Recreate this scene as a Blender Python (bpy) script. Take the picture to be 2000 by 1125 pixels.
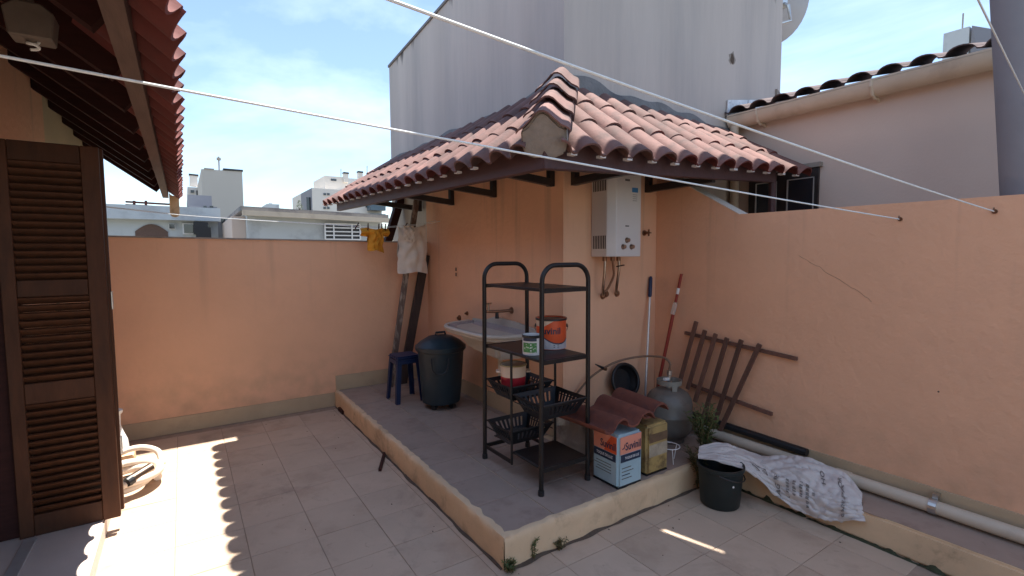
import bpy, bmesh, math, random
from mathutils import Vector, Matrix, noise
random.seed(7)
R = math.radians
scene = bpy.context.scene
for o in list(bpy.data.objects): bpy.data.objects.remove(o)

# ------------------------------------------------------------------ camera
FPX, YAW, PITCH, ROLL, HC = 960.0, 33.8, 3.92, -0.316, 1.6
_y, _p, _r = R(YAW), R(-PITCH), R(ROLL)
FW = Vector((math.sin(_y)*math.cos(_p), math.cos(_y)*math.cos(_p), math.sin(_p)))
_rt = Vector((math.cos(_y), -math.sin(_y), 0)); _up = _rt.cross(FW)
RT = _rt*math.cos(_r) + _up*math.sin(_r); UP = -_rt*math.sin(_r) + _up*math.cos(_r)
EYE = Vector((0, 0, HC))
cd = bpy.data.cameras.new('camera'); cam = bpy.data.objects.new('camera', cd)
scene.collection.objects.link(cam)
cam.matrix_world = Matrix(((RT.x, UP.x, -FW.x, 0), (RT.y, UP.y, -FW.y, 0), (RT.z, UP.z, -FW.z, HC), (0, 0, 0, 1)))
cd.sensor_width = 36; cd.lens = FPX/2000*36; cd.clip_start = 0.05; cd.clip_end = 3000
scene.camera = cam

# ------------------------------------------------------------------ light
SB, SA = 0.22, 0.06            # the sun stands high, a little to the right and ahead
sdir = Vector((SB, SA, 1)).normalized()
world = bpy.data.worlds.new('World'); scene.world = world; world.use_nodes = True
nt = world.node_tree; nt.nodes.clear()
out = nt.nodes.new('ShaderNodeOutputWorld'); bg = nt.nodes.new('ShaderNodeBackground')
sky = nt.nodes.new('ShaderNodeTexSky'); sky.sky_type = 'NISHITA'; sky.sun_disc = False
sky.sun_elevation = math.asin(sdir.z); sky.sun_rotation = math.atan2(sdir.x, sdir.y)
sky.air_density = 1.0; sky.dust_density = 0.6; sky.ozone_density = 1.5; sky.altitude = 10
tc = nt.nodes.new('ShaderNodeTexCoord'); mp = nt.nodes.new('ShaderNodeMapping')
mp.inputs['Scale'].default_value = (1.0, 1.0, 2.6); mp.inputs['Location'].default_value = (3.1, 0.4, 0.2)
nz = nt.nodes.new('ShaderNodeTexNoise'); nz.inputs['Scale'].default_value = 1.5
nz.inputs['Detail'].default_value = 7; nz.inputs['Roughness'].default_value = 0.56; nz.inputs['Distortion'].default_value = 0.35
rp = nt.nodes.new('ShaderNodeValToRGB'); rp.color_ramp.elements[0].position = 0.46; rp.color_ramp.elements[1].position = 0.84
rp.color_ramp.elements[0].color = (0, 0, 0, 1); rp.color_ramp.elements[1].color = (0.8, 0.8, 0.8, 1)
mx = nt.nodes.new('ShaderNodeMixRGB'); mx.inputs[2].default_value = (6.6, 7.6, 8.6, 1)
L = nt.links.new
L(tc.outputs['Generated'], mp.inputs[0]); L(mp.outputs[0], nz.inputs['Vector']); L(nz.outputs['Fac'], rp.inputs[0])
L(rp.outputs[0], mx.inputs[0]); L(sky.outputs[0], mx.inputs[1]); L(mx.outputs[0], bg.inputs[0]); L(bg.outputs[0], out.inputs[0])
bg.inputs['Strength'].default_value = 0.105
sl = bpy.data.lights.new('sun', 'SUN'); sl.energy = 5.0; sl.angle = R(0.22); sl.color = (1, 0.955, 0.88)
sun = bpy.data.objects.new('sun', sl); scene.collection.objects.link(sun)
sun.rotation_euler = sdir.to_track_quat('Z', 'Y').to_euler(); sun.location = (2, 0, 12)
scene.view_settings.view_transform = 'Standard'; scene.view_settings.look = 'None'
scene.view_settings.gamma = 1; scene.view_settings.exposure = 1.36; scene.view_settings.use_curve_mapping = False
scene.render.engine = 'CYCLES'
scene.render.resolution_x, scene.render.resolution_y = 1024, 576
scene.cycles.max_bounces = 8; scene.cycles.diffuse_bounces = 5

# ------------------------------------------------------------------ helpers
COL = scene.collection
def ray(x, y): return FW*FPX + RT*(x-1000) - UP*(y-562.5)
def onZ(x, y, z): d = ray(x, y); return EYE + d*((z-HC)/d.z)
def onX(x, y, X): d = ray(x, y); return EYE + d*(X/d.x)
def onY(x, y, Y): d = ray(x, y); return EYE + d*(Y/d.y)

class MB:
    def __init__(s): s.v = []; s.f = []
    def add(s, vs, fs):
        n = len(s.v); s.v += [Vector(v) for v in vs]; s.f += [tuple(i+n for i in f) for f in fs]; return s
    def box(s, a, b):
        x0, y0, z0 = [min(p, q) for p, q in zip(a, b)]; x1, y1, z1 = [max(p, q) for p, q in zip(a, b)]
        return s.add([(x0,y0,z0),(x1,y0,z0),(x1,y1,z0),(x0,y1,z0),(x0,y0,z1),(x1,y0,z1),(x1,y1,z1),(x0,y1,z1)],
            [(0,3,2,1),(4,5,6,7),(0,1,5,4),(1,2,6,5),(2,3,7,6),(3,0,4,7)])
    def bar(s, a, b, w, h, up=(0,0,1)):
        a, b = Vector(a), Vector(b); d = (b-a).normalized(); up = Vector(up)
        if abs(d.dot(up)) > .97: up = Vector((0,1,0))
        r = d.cross(up).normalized()*w/2; u = r.cross(d).normalized()*h/2
        return s.add([a-r-u, a+r-u, a+r+u, a-r+u, b-r-u, b+r-u, b+r+u, b-r+u],
            [(0,3,2,1),(4,5,6,7),(0,1,5,4),(1,2,6,5),(2,3,7,6),(3,0,4,7)])
    def tube(s, pts, r, n=8, cap=True, closed=False):
        pts = [Vector(p) for p in pts]; m = len(pts); rs = r if isinstance(r, (list, tuple)) else [r]*m
        rings = []; pr = None
        for i, p in enumerate(pts):
            if closed: d = pts[(i+1) % m]-pts[i-1]
            else: d = pts[min(i+1, m-1)]-pts[max(i-1, 0)]
            d.normalize()
            if pr is None:
                ref = Vector((0,0,1)) if abs(d.z) < .9 else Vector((1,0,0)); pr = d.cross(ref).normalized()
            else:
                pr = (pr - d*pr.dot(d)).normalized()
            q = d.cross(pr)
            rings.append([p + (pr*math.cos(t)+q*math.sin(t))*rs[i] for t in [2*math.pi*k/n for k in range(n)]])
        vs = [v for g in rings for v in g]; fs = []
        for i in range(m if closed else m-1):
            j = (i+1) % m
            for k in range(n): fs.append((i*n+k, i*n+(k+1) % n, j*n+(k+1) % n, j*n+k))
        if cap and not closed: fs += [tuple(range(n))[::-1], tuple(range((m-1)*n, m*n))]
        return s.add(vs, fs)
    def lathe(s, prof, c=(0,0,0), n=24, axis=None, sx=1, sy=1):
        c = Vector(c); vs = []; fs = []; m = len(prof)
        M3 = Vector(axis).normalized().to_track_quat('Z', 'Y').to_matrix() if axis else Matrix.Identity(3)
        for r_, z in prof:
            for k in range(n):
                t = 2*math.pi*k/n; vs.append(c + M3 @ Vector((r_*math.cos(t)*sx, r_*math.sin(t)*sy, z)))
        for i in range(m-1):
            for k in range(n): fs.append((i*n+k, i*n+(k+1) % n, (i+1)*n+(k+1) % n, (i+1)*n+k))
        return s.add(vs, fs)
    def prism(s, poly, d):
        n = len(poly); d = Vector(d); p = [Vector(q) for q in poly]
        return s.add(p+[q+d for q in p], [tuple(range(n))[::-1], tuple(range(n, 2*n))]+[(i, (i+1) % n, n+(i+1) % n, n+i) for i in range(n)])
    def grid(s, fn, nu, nv, thick=None):
        P = [[Vector(fn(i/nu, j/nv)) for j in range(nv+1)] for i in range(nu+1)]
        vs = [P[i][j] for i in range(nu+1) for j in range(nv+1)]; w = nv+1
        fs = [(i*w+j, (i+1)*w+j, (i+1)*w+j+1, i*w+j+1) for i in range(nu) for j in range(nv)]
        if thick is None: return s.add(vs, fs)
        N = []
        for i in range(nu+1):
            for j in range(nv+1):
                a = P[min(i+1, nu)][j]-P[max(i-1, 0)][j]; b = P[i][min(j+1, nv)]-P[i][max(j-1, 0)]
                c = a.cross(b); N.append(c.normalized() if c.length > 1e-9 else Vector((0,0,1)))
        k = len(vs); vs += [v-n_*thick for v, n_ in zip(vs, N)]
        fs += [tuple(q+k for q in f[::-1]) for f in fs]
        rim = [(i*w, (i+1)*w) for i in range(nu)] + [((i+1)*w+nv, i*w+nv) for i in range(nu)] + \
              [(j+1, j) for j in range(nv)] + [(nu*w+j, nu*w+j+1) for j in range(nv)]
        fs += [(b, a, a+k, b+k) for a, b in rim]
        return s.add(vs, fs)
    def xf(s, M):
        s.v = [M @ v for v in s.v]; return s
    def mesh(s, name, mat, smooth=None, bevel=0, seg=1):
        me = bpy.data.meshes.new(name); bm = bmesh.new()
        vs = [bm.verts.new(v) for v in s.v]
        for f in s.f:
            try: bm.faces.new([vs[i] for i in f])
            except ValueError: pass
        bmesh.ops.recalc_face_normals(bm, faces=bm.faces)
        if bevel:
            bmesh.ops.bevel(bm, geom=[e for e in bm.edges if len(e.link_faces) == 2 and e.calc_face_angle(0) > R(30)], offset=bevel, segments=seg, affect='EDGES', clamp_overlap=True)
        bm.to_mesh(me); bm.free(); me.materials.append(mat)
        if smooth:
            for p in me.polygons: p.use_smooth = True
            me.set_sharp_from_angle(angle=R(smooth))
        return me
    def build(s, name, mat, parent=None, smooth=None, bevel=0, seg=1):
        return link(name, s.mesh(name, mat, smooth, bevel, seg), parent)

def link(name, me, parent=None):
    o = bpy.data.objects.new(name, me); COL.objects.link(o)
    if parent is not None: par(o, parent)
    return o
def world_of(o):
    M = o.matrix_basis
    return M if o.parent is None else world_of(o.parent) @ o.matrix_parent_inverse @ M
def par(o, p):
    o.parent = p; o.matrix_parent_inverse = world_of(p).inverted()
def tag(o, label=None, cat=None, group=None, kind=None):
    if label: o['label'] = label
    if cat: o['category'] = cat
    if group: o['group'] = group
    if kind: o['kind'] = kind
    return o
def thing(name, loc, label, cat, group=None):
    o = bpy.data.objects.new(name, None); COL.objects.link(o); o.location = loc
    o.empty_display_size = .1
    return tag(o, label, cat, group)
def lerp(a, b, t): return a+(b-a)*t
def poly(pts, u):          # point at parameter u on a polyline of 3d points, evenly by index
    k = u*(len(pts)-1); i = min(int(k), len(pts)-2); return Vector(pts[i]).lerp(Vector(pts[i+1]), k-i)
def smoothpath(pts, n=6):  # catmull-rom
    pts = [Vector(p) for p in pts]; q = [pts[0]*2-pts[1]]+pts+[pts[-1]*2-pts[-2]]; o = []
    for i in range(1, len(q)-2):
        for k in range(n):
            t = k/n; a, b, c, d = q[i-1], q[i], q[i+1], q[i+2]
            o.append(.5*((2*b)+(c-a)*t+(2*a-5*b+4*c-d)*t*t+(3*b-a-3*c+d)*t**3))
    o.append(pts[-1]); return o

# ------------------------------------------------------------------ materials
def M(name, col, rough=.6, var=.12, scale=6, bump=0, bscale=80, metal=0, rnd=0, col2=None, c2lo=.55, c2hi=.7, c2scale=3, stretch=(1,1,1), spec=.5, dirt=None, trans=0, bdist=.01):
    m = bpy.data.materials.new(name); m.use_nodes = True; t = m.node_tree; b = t.nodes['Principled BSDF']
    b.inputs['Roughness'].default_value = rough; b.inputs['Metallic'].default_value = metal
    b.inputs['Specular IOR Level'].default_value = spec
    tc = t.nodes.new('ShaderNodeTexCoord'); mp = t.nodes.new('ShaderNodeMapping'); mp.inputs['Scale'].default_value = stretch
    t.links.new(tc.outputs['Object'], mp.inputs[0])
    oi = t.nodes.new('ShaderNodeObjectInfo'); ad = t.nodes.new('ShaderNodeVectorMath'); ad.operation = 'ADD'
    if rnd:
        sc = t.nodes.new('ShaderNodeVectorMath'); sc.operation = 'SCALE'; sc.inputs['Scale'].default_value = 37
        cx = t.nodes.new('ShaderNodeCombineXYZ')
        for k in range(3): t.links.new(oi.outputs['Random'], cx.inputs[k])
        t.links.new(cx.outputs[0], sc.inputs[0]); t.links.new(sc.outputs[0], ad.inputs[1])
    t.links.new(mp.outputs[0], ad.inputs[0])
    n1 = t.nodes.new('ShaderNodeTexNoise'); n1.inputs['Scale'].default_value = scale; n1.inputs['Detail'].default_value = 6; n1.inputs['Roughness'].default_value = .62
    t.links.new(ad.outputs[0], n1.inputs['Vector'])
    mr = t.nodes.new('ShaderNodeMapRange'); mr.inputs[1].default_value = .25; mr.inputs[2].default_value = .75
    mr.inputs[3].default_value = 1-var; mr.inputs[4].default_value = 1+var
    t.links.new(n1.outputs['Fac'], mr.inputs[0])
    base = None
    rgb = t.nodes.new('ShaderNodeRGB'); rgb.outputs[0].default_value = (*col, 1); base = rgb.outputs[0]
    if col2:
        n2 = t.nodes.new('ShaderNodeTexNoise'); n2.inputs['Scale'].default_value = c2scale; n2.inputs['Detail'].default_value = 8; n2.inputs['Roughness'].default_value = .65
        t.links.new(ad.outputs[0], n2.inputs['Vector'])
        r2 = t.nodes.new('ShaderNodeMapRange'); r2.inputs[1].default_value = c2lo; r2.inputs[2].default_value = c2hi
        t.links.new(n2.outputs['Fac'], r2.inputs[0])
        x = t.nodes.new('ShaderNodeMixRGB'); x.inputs[2].default_value = (*col2, 1)
        t.links.new(r2.outputs[0], x.inputs[0]); t.links.new(base, x.inputs[1]); base = x.outputs[0]
    hs = t.nodes.new('ShaderNodeHueSaturation'); t.links.new(base, hs.inputs['Color'])
    if rnd:
        m2 = t.nodes.new('ShaderNodeMapRange'); m2.inputs[3].default_value = 1-rnd; m2.inputs[4].default_value = 1+rnd
        t.links.new(oi.outputs['Random'], m2.inputs[0])
        mu = t.nodes.new('ShaderNodeMath'); mu.operation = 'MULTIPLY'
        t.links.new(m2.outputs[0], mu.inputs[0]); t.links.new(mr.outputs[0], mu.inputs[1]); t.links.new(mu.outputs[0], hs.inputs['Value'])
    else: t.links.new(mr.outputs[0], hs.inputs['Value'])
    t.links.new(hs.outputs[0], b.inputs['Base Color'])
    if bump:
        n3 = t.nodes.new('ShaderNodeTexNoise'); n3.inputs['Scale'].default_value = bscale; n3.inputs['Detail'].default_value = 5
        t.links.new(ad.outputs[0], n3.inputs['Vector'])
        bp = t.nodes.new('ShaderNodeBump'); bp.inputs['Strength'].default_value = bump; bp.inputs['Distance'].default_value = bdist
        t.links.new(n3.outputs['Fac'], bp.inputs['Height']); t.links.new(bp.outputs[0], b.inputs['Normal'])
    if trans:
        b.inputs['Transmission Weight'].default_value = trans
    return m

ORANGE = M('orange_wall_paint', (.8, .45, .275), .85, .06, 1.3, .5, 20, col2=(.71, .4, .255), c2lo=.5, c2hi=.8, c2scale=1.1, bdist=.01)
GREY = M('weathered_grey_render', (.54, .49, .445), .92, .1, 1.6, .4, 25, col2=(.41, .385, .365), c2lo=.48, c2hi=.78, c2scale=1.5, stretch=(1.6, 1.6, .16), bdist=.006)
CREAM = M('cream_paint', (.7, .5, .31), .8, .14, 3, .25, 40, col2=(.42, .28, .17), c2lo=.56, c2hi=.75, c2scale=4, bdist=.006)
BEIGE = M('beige_house_paint', (.6, .49, .42), .88, .05, 1.2, .15, 50)
PLINTH = M('ochre_plinth_paint', (.5, .37, .235), .85, .13, 3, .2, 40, col2=(.32, .23, .15), c2lo=.55, c2hi=.8)
FLOORT = M('floor_tile_ceramic', (.54, .41, .305), .6, .09, 3, .12, 60, rnd=.03, col2=(.39, .27, .19), c2lo=.52, c2hi=.8, c2scale=2.5, spec=.3, bdist=.004)
DECKT = M('platform_tile_cement', (.37, .275, .22), .55, .13, 4, .15, 55, rnd=.04, col2=(.23, .16, .13), c2lo=.52, c2hi=.72, c2scale=4, spec=.35, bdist=.004)
GROUT = M('dark_grout', (.36, .265, .2), .95, .25, 14)
GROUND = M('distant_ground', (.16, .15, .12), .95, .2, .3)
CLAY = M('clay_roof_tile', (.185, .096, .083), .85, .18, 9, .35, 60, rnd=.26, col2=(.105, .066, .06), c2lo=.5, c2hi=.68, c2scale=8, bdist=.004)
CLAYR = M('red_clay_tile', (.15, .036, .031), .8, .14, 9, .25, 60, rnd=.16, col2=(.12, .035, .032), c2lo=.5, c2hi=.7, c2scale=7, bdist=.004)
CLAYO = M('spare_orange_clay_tile', (.185, .058, .038), .8, .16, 12, .3, 70, rnd=.12, col2=(.1, .04, .035), c2lo=.5, c2hi=.7, c2scale=9, bdist=.004)
CLAYD = M('dark_old_clay_tile', (.1, .072, .072), .9, .25, 10, .25, 50, rnd=.2, bdist=.004)
MORTAR = M('grey_mortar', (.3, .265, .23), .95, .2, 9, .6, 40, col2=(.18, .16, .14), bdist=.008)
CEMENT = M('dark_cement_render', (.2, .2, .2), .95, .2, 6, .6, 25, col2=(.1, .1, .11), c2lo=.5, c2hi=.65, bdist=.01)
GLINTM = M('painted_sun_glint', (.7, .66, .62), .8, .12, 12)  # white colour stands in for sun catching the awning tile ends
MAROON = M('maroon_fascia_paint', (.08, .036, .035), .6, .2, 6, .15, 40, stretch=(6, .6, 6), bdist=.004)
DARKW = M('dark_stained_wood', (.04, .013, .011), .7, .25, 5, .2, 40, spec=.2, stretch=(2, 8, 8), rnd=.1, bdist=.003)
BOARD = M('weathered_eave_board', (.13, .078, .06), .8, .25, 5, .3, 30, stretch=(8, .8, 8), bdist=.004)
SHUT = M('brown_varnished_shutter', (.072, .027, .0125), .6, .25, 4, .2, 60, spec=.25, stretch=(6, 6, 1.2), rnd=.12, col2=(.05, .021, .012), c2lo=.5, c2hi=.75, bdist=.002)
BLACKM = M('black_painted_steel', (.03, .024, .023), .4, .25, 20, .1, 60, spec=.5, bdist=.002)
BLACKR = M('black_rack_steel', (.016, .0125, .012), .42, .25, 14, spec=.35, col2=(.04, .02, .014), c2lo=.6, c2hi=.75, c2scale=12)
BLACKP = M('black_plastic', (.014, .014, .016), .42, .15, 10)
STEEL = M('steel', (.55, .54, .52), .35, .1, 20, metal=1)
CHROME = M('worn_chrome', (.42, .33, .26), .3, .2, 30, metal=1)
BRASS = M('dull_brass', (.26, .14, .085), .45, .25, 30, metal=.8)
PVC = M('white_pvc', (.57, .48, .37), .5, .1, 4, col2=(.4, .32, .24), c2lo=.55, c2hi=.8)
WHITEP = M('white_plastic', (.78, .76, .73), .4, .05, 5)
HOSE = M('off_white_hose', (.72, .62, .52), .5, .08, 10)
SINKM = M('cream_fibreglass', (.55, .5, .43), .35, .08, 5)
SINKD = M('granite_basin', (.4, .35, .35), .5, .25, 60)
HEATW = M('white_enamel_steel', (.66, .62, .585), .38, .03, 3)
DARK = M('black_slot', (.012, .011, .011), .8, .1, 10)
BLUE = M('blue_plastic', (.008, .02, .07), .4, .12, 8)
TEAL = M('dark_teal_plastic', (.012, .026, .036), .42, .2, 6, bump=.1, bscale=30)
GREENB = M('dark_green_bucket_plastic', (.011, .017, .017), .5, .2, 6)
OCLOTH = M('orange_cotton', (.62, .26, .02), .9, .15, 14, .4, 200, bdist=.002)
WCLOTH = M('off_white_cotton', (.7, .61, .52), .9, .08, 8, .4, 200, bdist=.002)
ROPE = M('white_rope', (.8, .84, .84), .7, .12, 60)
WOODG = M('greyed_plank', (.14, .1, .08), .9, .35, 7, .4, 30, col2=(.36, .3, .25), c2lo=.5, c2hi=.6, c2scale=9, stretch=(3, 3, .8), bdist=.005)
WOODD = M('dark_plank', (.055, .036, .03), .8, .3, 6, .3, 30, stretch=(5, 5, .7), bdist=.004)
TRELL = M('brown_lath', (.14, .066, .045), .75, .28, 6, .3, 40, rnd=.25, stretch=(4, 4, 1.5), bdist=.003)
REDP = M('red_pole_paint', (.28, .03, .02), .4, .15, 8)
ALU = M('aluminium', (.7, .69, .67), .4, .08, 20, metal=.6)
BLUEP = M('pale_blue_tin', (.38, .52, .57), .4, .06, 4, col2=(.3, .43, .48), c2lo=.5, c2hi=.75)
SALMON = M('salmon_tin_print', (.78, .3, .2), .4, .05, 4)
ORTIN = M('orange_tin_print', (.72, .1, .03), .38, .06, 5)
CREAMT = M('cream_tin_print', (.72, .55, .42), .4, .06, 5)
NAVY = M('navy_tin_print', (.02, .035, .07), .4, .1, 6)
GTIN = M('grey_tin_print', (.5, .47, .48), .4, .2, 40)
GREENT = M('green_tin_print', (.06, .22, .06), .4, .35, 50, col2=(.55, .6, .5), c2lo=.55, c2hi=.6, c2scale=70)
WTIN = M('white_tin_print', (.66, .63, .6), .4, .06, 5)
BLACKI = M('black_ink', (.03, .028, .03), .6, .1, 10)
WHITEI = M('white_ink', (.75, .75, .75), .6, .05, 10)
GREYI = M('faded_grey_ink', (.13, .115, .1), .8, .2, 30)
BLUEI = M('blue_label_print', (.04, .2, .45), .5, .1, 10)
OCHTIN = M('yellowed_tin', (.42, .29, .11), .45, .3, 6, col2=(.16, .1, .05), c2lo=.5, c2hi=.65, c2scale=9)
GASG = M('grey_gas_bottle_paint', (.15, .132, .112), .42, .18, 6, .15, 25, col2=(.06, .054, .05), c2lo=.5, c2hi=.75, bdist=.003)
GASC = M('pale_bottle_collar_paint', (.25, .235, .2), .5, .2, 8)
GHOSE = M('brown_gas_hose', (.2, .115, .07), .5, .2, 15)
SACK = M('white_woven_sack', (.62, .565, .53), .75, .1, 6, .35, 160, col2=(.45, .4, .37), c2lo=.55, c2hi=.8, bdist=.003)
BAGG = M('grey_sack', (.32, .27, .24), .6, .25, 6, .5, 20, col2=(.55, .5, .45), c2lo=.5, c2hi=.65, bdist=.02)
LEAF = M('weed_leaf', (.075, .105, .03), .6, .3, 20, rnd=.2)
LEAFD = M('dry_weed_leaf', (.12, .1, .04), .7, .3, 20)
MOSS = M('moss', (.045, .05, .025), .95, .35, 30)
GLASS = M('dark_window_glass', (.02, .024, .032), .08, .1, 2, spec=.8)
WHITEF = M('white_frame_paint', (.72, .72, .72), .6, .05, 4)
CONC = M('far_white_building', (.47, .5, .51), .9, .06, .8, col2=(.3, .31, .32), c2lo=.5, c2hi=.72, c2scale=1.4)
CONCG = M('far_grey_tower', (.42, .39, .35), .9, .05, .3, stretch=(1, 1, .3))
CONCW = M('far_apartment_white', (.6, .56, .51), .9, .05, .4)
CONCB = M('far_dark_facade', (.2, .2, .22), .9, .1, .5)
POLE = M('grey_concrete_pole', (.26, .25, .26), .9, .1, 4, .2, 30, bdist=.004)
DISH = M('pale_dish_paint', (.42, .43, .45), .5, .08, 3)
METALF = M('aluminium_flashing', (.7, .7, .7), .45, .2, 12, metal=.3, col2=(.4, .4, .4), c2lo=.55, c2hi=.65, c2scale=14)
REDC = M('crimson_plastic', (.42, .02, .035), .35, .08, 6)
BULB = M('white_bulb_glass', (.8, .78, .74), .3, .02, 3)
LAMPW = M('dark_lamp_box', (.12, .09, .07), .7, .25, 8)
SOIL = M('debris', (.1, .072, .052), .95, .3, 30)

def text_mesh(s, size=1.0, bold=0.0, ext=0.0):
    c = bpy.data.curves.new('txt', 'FONT'); c.body = s; c.size = size; c.offset = bold; c.resolution_u = 3
    c.align_x = 'CENTER'; c.align_y = 'CENTER'
    o = bpy.data.objects.new('txt', c); COL.objects.link(o); bpy.context.view_layer.update()
    me = bpy.data.meshes.new_from_object(o.evaluated_get(bpy.context.evaluated_depsgraph_get()))
    vs = [v.co.copy() for v in me.vertices]; fs = [tuple(p.vertices) for p in me.polygons]
    bpy.data.objects.remove(o); bpy.data.curves.remove(c); bpy.data.meshes.remove(me)
    w = max(v.x for v in vs)-min(v.x for v in vs)
    return vs, fs, w
def lettering(s, fn, width, hratio, mat, parent, name='lettering', bold=.02, sub=0):
    """letters of given total width mapped by fn(u, v) -> point"""
    vs, fs, w = text_mesh(s, 1.0, bold); k = width/w
    me = bpy.data.meshes.new(name); bm = bmesh.new(); bv = [bm.verts.new(v) for v in vs]
    for f in fs:
        try: bm.faces.new([bv[i] for i in f])
        except ValueError: pass
    for v in bm.verts: v.co = fn(v.co.x*k, v.co.y*k*hratio)
    bm.to_mesh(me); bm.free(); me.materials.append(mat)
    return link(name, me, parent)
def flat(c, u, v, n, off=.0015):
    c, u, v, n = Vector(c), Vector(u).normalized(), Vector(v).normalized(), Vector(n).normalized()
    return lambda a, b: c+u*a+v*b+n*off

def add_mould(m):
    t = m.node_tree; b = t.nodes['Principled BSDF']; src = b.inputs['Base Color'].links[0].from_socket
    ge = t.nodes.new('ShaderNodeNewGeometry'); sp = t.nodes.new('ShaderNodeSeparateXYZ'); t.links.new(ge.outputs['Position'], sp.inputs[0])
    a = t.nodes.new('ShaderNodeMath'); a.operation = 'MULTIPLY_ADD'; a.inputs[1].default_value = .0746; a.inputs[2].default_value = -4.575
    t.links.new(sp.outputs['Y'], a.inputs[0])
    d = t.nodes.new('ShaderNodeMath'); d.operation = 'ADD'; t.links.new(a.outputs[0], d.inputs[0]); t.links.new(sp.outputs['Z'], d.inputs[1])
    mp = t.nodes.new('ShaderNodeMapping'); mp.inputs['Scale'].default_value = (9, 9, .5); t.links.new(ge.outputs['Position'], mp.inputs[0])
    n = t.nodes.new('ShaderNodeTexNoise'); n.inputs['Scale'].default_value = 1.2; n.inputs['Detail'].default_value = 5; t.links.new(mp.outputs[0], n.inputs['Vector'])
    k = t.nodes.new('ShaderNodeMath'); k.operation = 'MULTIPLY_ADD'; k.inputs[1].default_value = .9; k.inputs[2].default_value = -.52; t.links.new(n.outputs['Fac'], k.inputs[0])
    e = t.nodes.new('ShaderNodeMath'); e.operation = 'ADD'; t.links.new(d.outputs[0], e.inputs[0]); t.links.new(k.outputs[0], e.inputs[1])
    r = t.nodes.new('ShaderNodeMapRange'); r.inputs[1].default_value = -.06; r.inputs[2].default_value = .06; t.links.new(e.outputs[0], r.inputs[0])
    x = t.nodes.new('ShaderNodeMixRGB'); x.inputs[2].default_value = (.09, .085, .085, 1); t.links.new(r.outputs[0], x.inputs[0]); t.links.new(src, x.inputs[1]); t.links.new(x.outputs[0], b.inputs['Base Color'])
add_mould(GREY)
def add_grime(m):
    t = m.node_tree; b = t.nodes['Principled BSDF']; src = b.inputs['Base Color'].links[0].from_socket
    ge = t.nodes.new('ShaderNodeNewGeometry'); sp = t.nodes.new('ShaderNodeSeparateXYZ'); t.links.new(ge.outputs['Position'], sp.inputs[0])
    def noisef(scale, sc):
        mp = t.nodes.new('ShaderNodeMapping'); mp.inputs['Scale'].default_value = scale; t.links.new(ge.outputs['Position'], mp.inputs[0])
        n = t.nodes.new('ShaderNodeTexNoise'); n.inputs['Scale'].default_value = sc; n.inputs['Detail'].default_value = 6; t.links.new(mp.outputs[0], n.inputs['Vector']); return n.outputs['Fac']
    def rng(sock, a, c, lo=0, hi=1):
        r = t.nodes.new('ShaderNodeMapRange'); r.inputs[1].default_value = a; r.inputs[2].default_value = c; r.inputs[3].default_value = lo; r.inputs[4].default_value = hi; t.links.new(sock, r.inputs[0]); return r.outputs[0]
    def mul(a, c):
        k = t.nodes.new('ShaderNodeMath'); k.operation = 'MULTIPLY'; t.links.new(a, k.inputs[0]); t.links.new(c, k.inputs[1]); return k.outputs[0]
    streak = mul(rng(noisef((5, 5, .25), 1.3), .56, .74), rng(sp.outputs['Z'], .9, 1.85, 0, .5))
    splash = mul(rng(noisef((3, 3, 3), 2.2), .38, .7), rng(sp.outputs['Z'], .75, .2, 0, .45))
    for f, c in ((streak, (.3, .19, .15, 1)), (splash, (.42, .27, .17, 1))):
        x = t.nodes.new('ShaderNodeMixRGB'); x.inputs[2].default_value = c; t.links.new(f, x.inputs[0]); t.links.new(src, x.inputs[1]); src = x.outputs[0]
    t.links.new(src, b.inputs['Base Color'])
add_grime(ORANGE)
def add_smudge(m, dark, sc=1.6, lo=.54, hi=.74, amt=.55):
    t = m.node_tree; b = t.nodes['Principled BSDF']; src = b.inputs['Base Color'].links[0].from_socket
    ge = t.nodes.new('ShaderNodeNewGeometry')
    for s_, a_ in ((sc, amt), (sc*9, amt*.8)):
        n = t.nodes.new('ShaderNodeTexNoise'); n.inputs['Scale'].default_value = s_; n.inputs['Detail'].default_value = 9; n.inputs['Roughness'].default_value = .68; n.inputs['Distortion'].default_value = .6
        t.links.new(ge.outputs['Position'], n.inputs['Vector'])
        r = t.nodes.new('ShaderNodeMapRange'); r.inputs[1].default_value = lo if s_ == sc else .62; r.inputs[2].default_value = hi; r.inputs[4].default_value = a_; t.links.new(n.outputs['Fac'], r.inputs[0])
        x = t.nodes.new('ShaderNodeMixRGB'); x.inputs[2].default_value = (*dark, 1); t.links.new(r.outputs[0], x.inputs[0]); t.links.new(src, x.inputs[1]); src = x.outputs[0]
    t.links.new(src, b.inputs['Base Color'])
add_smudge(FLOORT, (.17, .115, .085)); add_smudge(DECKT, (.12, .085, .07)); add_smudge(CLAY, (.05, .04, .038), 5, .55, .75, .6)
add_smudge(CREAM, (.22, .15, .09), 4, .56, .74, .6); add_smudge(GASG, (.05, .03, .02), 8, .58, .7, .7); add_smudge(TEAL, (.05, .055, .05), 7, .6, .75, .5)

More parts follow.
